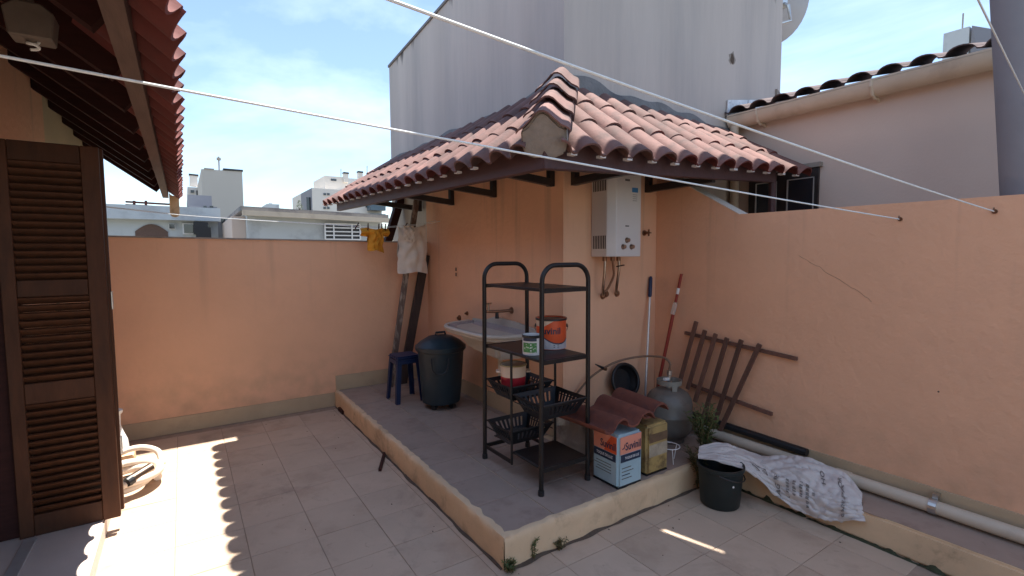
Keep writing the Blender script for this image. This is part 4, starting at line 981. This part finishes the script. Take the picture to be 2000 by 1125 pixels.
def wave(zf0, zf1, mat, nm, off, a0=-1.5, a1=1.5):
    m = MB(); vs = []; n = 30
    for i in range(n+1):
        t = i/n; a = va+lerp(a0, a1, t); r2 = rr+off
        vs += [(c1.x+r2*math.cos(a), c1.y+r2*math.sin(a), c1.z+zf0(t)), (c1.x+r2*math.cos(a), c1.y+r2*math.sin(a), c1.z+zf1(t))]
    m.add(vs, [(2*i, 2*i+2, 2*i+3, 2*i+1) for i in range(n)]).build(nm, mat, tn, smooth=60)
wf = lambda t: .085-.05*math.sin((t-.28)*4.0) if t > .28 else .085
wave(lambda t: .003, lambda t: max(.02, wf(t)), GTIN, 'grey_print', .0008)
wave(lambda t: max(.02, wf(t)), lambda t: max(.02, wf(t))+.008, NAVY, 'dark_swoosh', .0012)
wave(lambda t: max(.15, .15+.1*(t-.55)), lambda t: hh-.008, CREAMT, 'cream_print', .0008, -1.5, .28)
lettering('Suvinil', lambda a, b: Vector((c1.x+(rr+.0016)*math.cos(va+a/rr-.12), c1.y+(rr+.0016)*math.sin(va+a/rr-.12), c1.z+.122+b)), .15, 1.0, NAVY, tn)
for k in range(3): MB().add(*(lambda P: (P, [(0,1,2,3)]))([Vector((c1.x+(rr+.002)*math.cos(va+s), c1.y+(rr+.002)*math.sin(va+s), c1.z+z)) for s, z in ((.15,.04-.012*k),(.5,.04-.012*k),(.5,.045-.012*k),(.15,.045-.012*k))])).build('print_line', GREYI, tn)
a = va+math.pi/2
for s in (1,-1):
    q = c1+Vector((math.cos(va+s*1.5), math.sin(va+s*1.5), 0))*(rr+.002)+Vector((0,0,.15))
    MB().lathe([(.012,0),(.012,.006),(0,.008)], q, 10, axis=(math.cos(va+s*1.5), math.sin(va+s*1.5), 0)).build('handle_ear', BLACKP, tn)
e0 = [c1+Vector((math.cos(va-1.5+k*3.0/10), math.sin(va-1.5+k*3.0/10), 0))*(rr+.012+.0*k)+Vector((0,0,.15-.12*math.sin(math.pi*k/10))) for k in range(11)]
e0 = [c1+Vector((math.cos(va-1.5-k*(2*math.pi-3.0)/10), math.sin(va-1.5-k*(2*math.pi-3.0)/10), 0))*(rr+.012)+Vector((0,0,.15-.1*math.sin(math.pi*k/10))) for k in range(11)]
MB().tube(e0, .002, 5).build('wire_handle', STEEL, tn)
c2 = Vector((1.805,2.47,.976)); r2 = .062; h2 = .118; vb = math.atan2(-c2.y, -c2.x)
t2 = thing('small_paint_tin', c2, 'small green and white open tin beside the orange tin on the rack', 'paint tin')
MB().lathe([(0,0),(r2,0),(r2,h2),(r2+.003,h2+.002),(r2,h2+.005),(r2-.005,h2),(r2-.005,h2-.03),(0,h2-.03)], c2, 30).build('can_body', WTIN, t2, smooth=40)
MB().lathe([(r2-.0,h2+.006),(r2+.0045,h2+.002),(r2+.001,h2-.012),(r2-.0,h2-.012)], c2, 30).build('black_rim', BLACKP, t2)
cyl(c2, r2, vb-1.1, vb+.45, .018, .078, off=.0008).build('green_label', GREENT, t2, smooth=60)
cyl(c2, r2, vb-1.1, vb+.45, .088, .112, off=.0008).build('dark_label', NAVY, t2, smooth=60)
for k in range(3):
    an = vb-.15; q = c2+Vector((math.cos(an), math.sin(an), 0))*(r2+.001)+Vector((0,0,.03+.018*k))
    MB().lathe([(0,.001),(.0045,.001),(.0045,0)], q, 8, axis=(math.cos(an), math.sin(an), 0)).build('white_dot', WHITEI, t2)

# ------------------------------------------------------------------ square paint tins, tiles, gas bottle
def sqtin(x0, y0, w_, d_, h_, rot, name, label, mat):
    t = thing(name, (x0+w_/2,y0+d_/2,PZ), label, 'paint tin')
    m = MB().box((x0,y0,PZ+.003),(x0+w_,y0+d_,PZ+h_)).build('can_body', mat, t, bevel=.016, seg=3)
    MB().box((x0+.003,y0+.003,PZ),(x0+w_-.003,y0+d_-.003,PZ+.008)).build('bottom_seam', BLACKP, t, bevel=.003)
    return t
tx, ty, tw, td, th = 2.14, 2.05, .215, .23, .335
sq = sqtin(tx, ty, tw, td, th, 0, 'square_paint_tin', 'pale blue and salmon square paint tin at the platform edge', BLUEP)
e = .0012
MB().box((tx+.016,ty-e,PZ+.215),(tx+tw-.016,ty+.002,PZ+th-.012)).build('salmon_print', SALMON, sq)
MB().box((tx-e,ty+.016,PZ+.215),(tx+.002,ty+td-.016,PZ+th-.012)).build('salmon_print', SALMON, sq)
MB().prism([(tx-2*e,ty+.017,PZ+.216),(tx-2*e,ty+.12,PZ+.216),(tx-2*e,ty+.1,PZ+.27),(tx-2*e,ty+.06,PZ+.318),(tx-2*e,ty+.017,PZ+.318)], (e,0,0)).build('orange_print', ORTIN, sq)
MB().box((tx+.02,ty-2*e,PZ+.165),(tx+tw-.022,ty+.002,PZ+.212)).build('navy_band', NAVY, sq)
MB().box((tx-2*e,ty+.022,PZ+.165),(tx+.002,ty+td-.02,PZ+.212)).build('navy_band', NAVY, sq)
lettering('Suvinil', flat((tx+.125,ty,PZ+.257),(1,0,0),(0,0,1),(0,-1,0),.003), .135, 1.25, NAVY, sq)
lettering('TOQUE DE LUZ', flat((tx+.115,ty,PZ+.188),(1,0,0),(0,0,1),(0,-1,0),.004), .125, 1.2, WHITEI, sq)
lettering('Suvinil', flat((tx,ty+.085,PZ+.257),(0,-1,0),(0,0,1),(-1,0,0),.004), .13, 1.25, NAVY, sq)
lettering('TOQUE DE LUZ', flat((tx,ty+.115,PZ+.188),(0,-1,0),(0,0,1),(-1,0,0),.004), .14, 1.2, WHITEI, sq)
MB().prism([(tx+.03,ty-2*e,PZ+.245),(tx+.05,ty-2*e,PZ+.25),(tx+.055,ty-2*e,PZ+.275),(tx+.05,ty-2*e,PZ+.275),(tx+.045,ty-2*e,PZ+.256),(tx+.03,ty-2*e,PZ+.25)], (0,e,0)).build('logo_mark', NAVY, sq)
for k, (a, b) in enumerate(((.03,.11),(.03,.13),(.03,.1),(.03,.115))):
    MB().box((tx+a,ty-2*e,PZ+.125-.022*k),(tx+b,ty,PZ+.129-.022*k)).build('print_line', NAVY if k == 2 else GREYI, sq)
    MB().box((tx-2*e,ty+.06,PZ+.135-.018*k),(tx,ty+b+.08,PZ+.138-.018*k)).build('print_line', GREYI, sq)
yt = sqtin(2.425, 2.075, .21, .23, .33, 0, 'square_yellowed_tin', 'yellowed brown square tin right of the pale blue tin', OCHTIN)
MB().box((2.445,2.0735,PZ+.12),(2.62,2.076,PZ+.2)).build('torn_label', M('torn_label_print', (.4,.33,.24), .6, .3, 20), yt)
MB().box((2.445,2.0728,PZ+.215),(2.62,2.076,PZ+.27)).build('brown_band', M('brown_band_print', (.15,.09,.05), .6, .3, 20), yt)
# loose roof tiles on the tins
LT = tile_mb(.42, .014, PROFB).mesh('loose_roof_tile', CLAYO, smooth=50)
for i, (x, y, z, rz, rx, ry, lb) in enumerate(((2.03,2.06,PZ+th+.018,.06,.03,.05,'loose clay roof tile, leftmost of the three lying on the tins'),
        (2.21,2.04,PZ+th+.03,-.05,.05,-.03,'loose clay roof tile, middle one of the three lying on the tins'),
        (2.405,2.10,PZ+th+.03,-.1,.045,-.06,'loose orange clay roof tile, rightmost of the three lying on the tins'))):
    o = link('loose_roof_tile', LT); o.location = (x,y,z); o.rotation_euler = (rx,ry,rz); tag(o, lb, 'roof tile', 'loose roof tiles')
# gas bottle
gc = Vector((3.07,2.42,PZ)); gb = thing('gas_bottle', gc, 'grey gas bottle with collar standing in the corner by the wall', 'gas bottle')
MB().lathe([(0,.02),(.09,.022),(.135,.045),(.165,.085),(.172,.13),(.172,.2),(.174,.203),(.174,.212),(.172,.215),(.172,.29),(.165,.33),(.14,.37),(.1,.395),(.05,.405),(0,.407)], gc, 36).build('vessel', GASG, gb, smooth=35)
MB().lathe([(.115,.0),(.118,.05),(.112,.05),(.109,0)], gc, 28).build('foot_ring', GASG, gb, smooth=40)
n = 28; m_ = MB()
for k in range(n):
    a0, a1 = 2*math.pi*k/n, 2*math.pi*(k+1)/n
    low = .385 if (k % 9) in (0,1) else .435
    q = [(.088,low),(.09,.47),(.094,.47),(.092,low)]
    m_.add([(gc.x+r_*math.cos(a), gc.y+r_*math.sin(a), gc.z+z) for a in (a0,a1) for r_, z in q], [(0,1,5,4),(1,2,6,5),(2,3,7,6),(3,0,4,7)])
m_.build('collar', GASC, gb, smooth=40)
MB().lathe([(.022,.4),(.022,.43),(.014,.435),(.014,.5),(.02,.505),(.02,.54),(0,.545)], gc, 12).build('valve', STEEL, gb)
MB().bar(gc+Vector((-.06,0,.48)), gc+Vector((-.005,0,.475)), .02,.02).build('tap_lever', WHITEP, gb)
gh = smoothpath([gc+Vector((0,0,.545)), gc+Vector((0,0,.6)), gc+Vector((-.02,.06,.635)), (2.97,2.62,.79), (2.8,2.72,.75), (2.62,2.78,.66), (2.5,2.82,.54), (2.43,2.84,.44)], 6)
o = MB().tube(gh, .0085, 8).build('gas_hose', GHOSE, smooth=60); tag(o, 'brown gas hose arching from the bottle valve along the heater wall', 'hose')
q = Vector((2.70,2.75,.705))
o = thing('hose_clip', q, 'small dark nozzle with bright clip hung on the gas hose', 'nozzle')
MB().tube([q+Vector((-.1,-.01,.05)), q+Vector((-.02,-.01,.01))], [.004,.012], 8).build('nozzle', BLACKP, o); MB().tube([q+Vector((-.02,-.01,.01)), q+Vector((.015,-.008,-.005))], .014, 8).build('clip', BRASS, o)
# black basin leaning on the wall
bc = Vector((2.96,2.785,.565)); ba = Vector((-.1,-.85,.25))
o = thing('black_basin', bc-Vector((0,0,.2)), 'round black plastic basin leaning on the wall behind the gas bottle', 'basin')
MB().lathe([(.125,.015),(.135,.025),(.135,.01),(.115,-.01),(.1,-.04),(.0,-.045)], bc, 32, axis=ba).build('shell', BLACKP, o, smooth=50)
MB().tube([bc+Vector(ba).normalized()*.025+(Vector(ba).normalized().to_track_quat('Z','Y') @ Vector((.13*math.cos(t), .13*math.sin(t), 0))) for t in [2*math.pi*k/32 for k in range(32)]], .014, 8, closed=True).build('rolled_rim', BLACKP, o, smooth=60)
prp = MB().box((2.72,2.6,PZ),(3.02,2.84,PZ+.26)).build('dark_crate', BLACKP, bevel=.01); tag(prp, 'low dark crate behind the gas bottle under the basin', 'crate')
# cloth sack behind the rack
def blob(c, rx, ry, h_, seed):
    def fn(u, v):
        a = u*2*math.pi; p = v*math.pi*.5
        k = 1+.22*noise.noise((math.cos(a)*1.6+seed, math.sin(a)*1.6, v*3))+.08*noise.noise((math.cos(a)*4, math.sin(a)*4+seed, v*8))
        sq_ = math.cos(p)**.45
        return (c[0]+rx*sq_*k*math.cos(a), c[1]+ry*sq_*k*math.sin(a), c[2]+h_*math.sin(p)*(1+.12*noise.noise((math.cos(a)*2, math.sin(a)*2+seed, 5))))
    return fn
o = thing('slumped_sack', (2.27,2.62,PZ), 'grey slumped sack with a tied neck behind the rack', 'sack')
MB().grid(blob((2.27,2.6,PZ), .13,.16,.3,3.1), 40, 24).build('sack_body', BAGG, o, smooth=80)
MB().grid(blob((2.17,2.63,PZ+.25), .07,.06,.1,8.1), 24, 12).build('tied_neck', BAGG, o, smooth=80)
# mop and pole
o = thing('mop', (3.3,2.76,.44), 'mop handle with blue grip standing against the heater wall', 'mop')
a, b = onY(1262,735,2.76), onY(1271,540,2.84); d = (b-a)
MB().tube([a-d*.25, a+d*.8], .0095, 10).build('handle', ALU, o, smooth=60); MB().tube([a+d*.79, a+d*.81, a+d*.98, b], [.012,.017,.016,.01], 12).build('grip', BLUE, o, smooth=50)
o = thing('paint_pole', (3.3,2.7,PZ), 'red telescopic pole leaning on the right wall beside the trellis', 'pole')
a, b = onX(1284,760,3.3), onX(1331,535,3.40); d = b-a
MB().tube([a-d*.35, a+d*.72], .014, 10).build('outer_tube', REDP, o, smooth=60); MB().tube([a+d*.72, b], .011, 10).build('inner_tube', REDP, o, smooth=60)
MB().tube([a+d*.68, a+d*.76], .018, 10).build('lock_collar', STEEL, o); MB().tube([a+d*.83, a+d*.88], .0125, 10).build('white_label', WHITEP, o)
MB().bar(a+d*.66+Vector((-.02,-.01,0)), a+d*.75+Vector((-.02,-.015,0)), .02,.03).build('clamp', ALU, o)
# trellis
o = thing('wooden_trellis', (3.35,2.2,PZ), 'small brown wooden trellis leaning against the right wall', 'trellis')
def lath(a, b, w_, t_, nm): MB().bar(a, b, w_, t_, up=(1,0,0)).build(nm, TRELL, o, bevel=.002)
XT = 3.385
tops = [(1360,628),(1377,645),(1398,652),(1420,660),(1448,664),(1484,672)]; bots = [(1328,745),(1343,760),(1357,785),(1374,815),(1388,850),(1398,868)]
for tp_, bt_ in zip(tops, bots):
    a = onX(*tp_, 3.375); b = onX(*bt_, 3.345); b = b if b.z > .3 else Vector((b.x,b.y,max(b.z,PZ+.01)))
    lath(b, a, .032, .018, 'slat')
lath(onX(1338,650,XT+.014), onX(1557,701,XT+.014), .026, .02, 'rail'); lath(onX(1345,750,XT+.0), onX(1508,809,XT+.0), .026, .02, 'rail')
# wire stand
q = onZ(1322,905,PZ+.0)
o = thing('wire_stand', (2.72,2.12,PZ), 'small white wire stand beside the yellowed tin', 'stand')
W = MB(); cx, cy = 2.74, 2.15
W.tube([(cx+.07*math.cos(t), cy+.07*math.sin(t), PZ+.11) for t in [2*math.pi*k/14 for k in range(14)]], .003, 5, closed=True)
for k in range(3):
    a = k*2.1-2.2; W.tube([(cx+.07*math.cos(a), cy+.07*math.sin(a), PZ+.11), (cx+.06*math.cos(a+.2), cy+.06*math.sin(a+.2), PZ+.003)], .003, 5)
W.build('wire_frame', WHITEP, o)

# ------------------------------------------------------------------ drain pipe, bucket, sack
o = thing('drain_pipe', (3.35,1,PZ), 'cream white drain pipe clipped along the foot of the right wall', 'pipe')
MB().tube([(3.345,-1.5,PZ+.05),(3.345,2.35,PZ+.05)], .036, 16).build('pipe', PVC, o, smooth=50)
MB().tube([(3.345,.86,PZ+.05),(3.345,.895,PZ+.05)], .041, 16).build('clip_band', STEEL, o); MB().box((3.36,.865,PZ+.09),(3.40,.89,PZ+.115)).build('clip_lug', STEEL, o)
MB().tube([(3.345,1.28,PZ+.05),(3.345,1.36,PZ+.05)], .041, 16).build('pipe_socket', PVC, o, smooth=50)
o = MB().tube([(3.38,1.55,PZ+.115),(3.382,1.8,PZ+.12),(3.38,2.3,PZ+.13),(3.365,2.6,PZ+.14)], .026, 10).build('black_hose', BLACKP, smooth=60); tag(o, 'black rubber hose lying along the wall above the drain pipe', 'hose')
uc = Vector((2.80,1.80,0))
o = thing('plastic_bucket', uc, 'dark green plastic bucket on the floor under the white sack', 'bucket')
MB().lathe([(0,.002),(.112,.002),(.118,.01),(.135,.235),(.143,.24),(.143,.262),(.135,.264),(.13,.255),(.112,.02),(0,.02)], uc, 36).build('shell', GREENB, o, smooth=40)
MB().tube([uc+Vector((.143*math.cos(t), .143*math.sin(t), .235-.05*math.sin((t+2.6)))) for t in [-2.6+k*math.pi/12 for k in range(13)]], .004, 6).build('wire_handle', BLACKM, o)
q = uc+Vector((math.cos(-1.95), math.sin(-1.95), 0))*.13+Vector((0,0,.165)); MB().lathe([(0,.003),(.006,.002),(.007,0)], q, 8, axis=(-.4,-1,0)).build('white_sticker', WHITEP, o)
# white printed sack draped over the bucket and the ledge
top = [(2.86,2.0,.29),(3.02,1.93,.30),(3.12,1.84,.26),(3.2,1.72,.235),(3.25,1.58,.27),(3.27,1.48,.285),(3.29,1.36,.27),(3.29,1.22,.25),(3.2,1.09,.21)]
mid = [(2.77,1.94,.285),(2.90,1.82,.28),(3.0,1.70,.235),(3.05,1.58,.205),(3.07,1.46,.20),(3.075,1.34,.195),(3.075,1.23,.19),(3.09,1.12,.185),(3.12,1.06,.18)]
low = [(2.72,1.90,.275),(2.80,1.74,.272),(2.93,1.62,.2),(2.985,1.52,.11),(3.01,1.42,.065),(3.025,1.31,.05),(3.035,1.2,.055),(3.04,1.1,.10),(3.06,1.01,.125)]
top, mid, low = [[(x, 2.0-(2.0-y)*.92, z) for x, y, z in P] for P in (top, mid, low)]
def sackpt(u, v, off=0):
    a, b, c_ = [Vector(smooth_eval(P, u)) for P in (top, mid, low)]
    w1 = min(1, v/.46); w2 = max(0, (v-.46)/.54)
    p = a.lerp(b, w1) if v < .46 else b.lerp(c_, w2)
    k_ = math.exp(-((v-.46)/.09)**2)*.012; p = p-Vector((-.75,-.1,.65))*k_
    cr_ = noise.noise((u*5,v*3,1.7))*.03+abs(noise.noise((u*8+v*5,v*4-u*3,3)))*.05-.014+abs(noise.noise((u*17-v*6,v*9+u*5,9)))*.022+noise.noise((u*26,v*16,5))*.005
    bul = .03*math.sin(math.pi*min(1,max(0,u)))*math.sin(math.pi*v)
    n = Vector((-.75,-.15,.65)).normalized()
    edge = min(1, 6*min(u,1-u)+.2)
    return p+n*(cr_*edge+bul+off)
def smooth_eval(P, u):
    k = max(0,min(1,u))*(len(P)-1); i = min(int(k), len(P)-2); t = k-i
    q = [Vector(P[max(i-1,0)]), Vector(P[i]), Vector(P[i+1]), Vector(P[min(i+2,len(P)-1)])]
    return .5*((2*q[1])+(q[2]-q[0])*t+(2*q[0]-5*q[1]+4*q[2]-q[3])*t*t+(3*q[1]-q[0]-3*q[2]+q[3])*t**3)
SACKI = M('faded_sack_print', (.22, .195, .18), .85, .3, 40)
sk2 = thing('printed_sack', (3.05,1.5,PZ), 'empty white woven sack with print draped over the ledge and bucket', 'sack')
MB().grid(lambda u, v: sackpt(u, v), 110, 54, .006).build('woven_cloth', SACK, sk2, smooth=80)
def onsack(u0, v0, su, sv, rot):
    def fn(a, b):
        # letters run across the sack: a -> -v, b -> -u
        du, dv = (b*su, -a*sv) if rot else (a*su, b*sv)
        return sackpt(u0+du, v0+dv, .013)
    return fn
lettering('AGRE', onsack(.42,.70,-1,1,True), .46, .25, SACKI, sk2, bold=.03)
lettering('ONTE PA', onsack(.85,.6,-1,1,True), .72, .16, SACKI, sk2, bold=.03)
lettering('HO', onsack(.74,.24,-1,1,True), .2, .28, SACKI, sk2, bold=.02); lettering('OR', onsack(.84,.22,-1,1,True), .16, .28, SACKI, sk2, bold=.02)
for (u0, va_, vb_) in ((.49,.5,.86),(.535,.48,.84),(.58,.45,.76),(.62,.45,.9),(.66,.56,.64)):
    m_ = MB(); n = 22
    for i in range(n):
        if i % 4 == 3 or random.random() < .12: continue
        v0_, v1_ = lerp(va_,vb_,i/n), lerp(va_,vb_,(i+.8)/n); w_ = .008+.004*random.random()
        m_.add([sackpt(u0-w_,v0_,.013), sackpt(u0+w_,v0_,.013), sackpt(u0+w_,v1_,.013), sackpt(u0-w_,v1_,.013)], [(0,1,2,3)])
    m_.build('print_line', SACKI, sk2)
m_ = MB()
for (ua, va_, ub, vb_) in ((.26,.42,.31,.6),(.31,.6,.27,.5),(.28,.42,.33,.55),(.33,.5,.36,.62),(.3,.46,.35,.44),(.34,.42,.36,.6)):
    P = [sackpt(lerp(ua,ub,k/8), lerp(va_,vb_,k/8), .013) for k in range(9)]; m_.tube(P, .0025, 4)
m_.build('leaf_emblem', SACKI, sk2)

# ------------------------------------------------------------------ hose heap and white bottle behind the shutter
o = thing('coiled_hose', (-.33,4.25,0), 'fat off white hose coiled on the sunny floor behind the shutter', 'hose')
pts = []
for k in range(64):
    t = k*.24; r_ = .15+.03*math.sin(t*.7); pts.append((-.36+r_*math.cos(t)*1.0, 4.24+r_*math.sin(t)*1.25, .028+.0065*t+.012*math.sin(t*1.3)))
MB().tube(smoothpath(pts[::3], 5), .026, 10).build('coil', HOSE, o, smooth=60)
MB().tube(smoothpath([(-.55,4.52,.05),(-.46,4.6,.13),(-.33,4.61,.15),(-.22,4.57,.11),(-.19,4.49,.03)], 6), .022, 10).build('loose_loop', HOSE, o, smooth=60)
MB().tube([(-.34,4.02,.13),(-.24,4.12,.15)], .034, 14).build('coupling', CHROME, o, smooth=50); MB().tube([(-.365,3.995,.125),(-.34,4.02,.13)], [.03,.036], 14).build('coupling_mouth', BLACKP, o)
o = MB().lathe([(0,0),(.075,.0),(.078,.02),(.07,.1),(.045,.17),(.032,.22),(.034,.3),(.048,.315),(.05,.335),(.03,.345),(0,.345)], (-.475,4.72,.1), 20).build('white_pedestal', WHITEP, smooth=50)
tag(o, 'white turned plastic pedestal showing past the shutter edge', 'pedestal')
o2 = MB().box((-.58,4.62,0),(-.37,4.83,.099)).build('cream_block', CREAM, bevel=.01); tag(o2, 'cream block on the floor under the white pedestal', 'block')

# ------------------------------------------------------------------ weeds and debris
def weed(name, c, n, h_, spread, mat, label, leafw=.012):
    t = thing(name, c, label, 'weed', 'weeds growing at the platform edge'); st_ = MB(); lf = MB()
    for k in range(n):
        a = random.uniform(0,6.28); tip = Vector(c)+Vector((math.cos(a)*spread*random.uniform(.2,1), math.sin(a)*spread*random.uniform(.2,1), h_*random.uniform(.55,1)))
        b = Vector(c)+Vector((random.uniform(-.02,.02), random.uniform(-.02,.02), 0)); m2 = b.lerp(tip,.5)+Vector((0,0,h_*.12))
        P = smoothpath([b,m2,tip], 4); st_.tube(P, .0022, 4)
        for i, p in enumerate(P[1:]):
            for s in range(3):
                an = random.uniform(0,6.28); d = Vector((math.cos(an), math.sin(an), random.uniform(-.2,.7)))*leafw*random.uniform(2,4.2); e = Vector((-math.sin(an), math.cos(an), .2))*leafw*.5
                lf.add([p, p+d*.5+e, p+d, p+d*.5-e], [(0,1,2,3)])
    st_.build('stem', LEAFD, t); lf.build('leaf', mat, t); return t
weed('weed_plant', (3.0,2.06,PZ), 26, .4, .13, LEAF, 'tall green weed growing beside the gas bottle', .013)
weed('weed_plant', (2.86,1.99,0), 18, .3, .12, LEAFD, 'low drying weed at the platform foot behind the bucket', .012)
weed('weed_plant', (1.31,1.985,0), 9, .07, .05, LEAF, 'tiny weed at the near corner of the platform', .006)
weed('weed_plant', (1.64,2.0,0), 9, .06, .05, LEAFD, 'tiny weed tuft at the foot of the platform front', .006)
weed('weed_plant', (1.475,2.005,0), 4, .12, .03, LEAF, 'thin weed sprig against the platform front', .006)
MB().grid(lambda u, v: (1.3+u*1.9, 2.006-(.012+.03*max(0,noise.noise((u*9,1,0))))*v, .002+.02*(1-v)*max(0,.4+noise.noise((u*14,2,0)))), 70, 3).build('dirt_line', SOIL, pf)
MB().grid(lambda u, v: (1.286-(.012+.03*max(0,noise.noise((u*12,2,0))))*v, 2.02+u*3.25, .002+.016*(1-v)*max(0,.3+noise.noise((u*18,5,0)))), 90, 3).build('dirt_line', SOIL, pf)
dc_ = [(onZ(745,905,0),.045,.2),(onZ(670,800,0),.03,.09)]
o = MB().bar(onZ(742,918,.012), onZ(751,885,.012), .022,.02).build('dark_stick', DARKW); tag(o, 'short dark stick on the floor left of the platform', 'stick')
o = MB().bar(onZ(664,798,.02), onZ(672,806,.02), .04,.035).build('wood_block', DARKW); tag(o, 'small dark wood block where platform meets the back wall', 'block')
db = MB()
for k in range(70):
    x, y = random.uniform(.2,3.05), random.uniform(1.0,5.2)
    if x > 1.29 and y > 2.0: continue
    s = random.uniform(.0015,.0045); an = random.uniform(0,3.14); dx_, dy_ = math.cos(an)*s, math.sin(an)*s
    db.box((x-s*.6,y-s,.001),(x+s*.6,y+s,.004))
o = db.build('floor_debris', SOIL); tag(o, 'scattered specks of dirt on the patio floor', 'debris', kind='stuff')
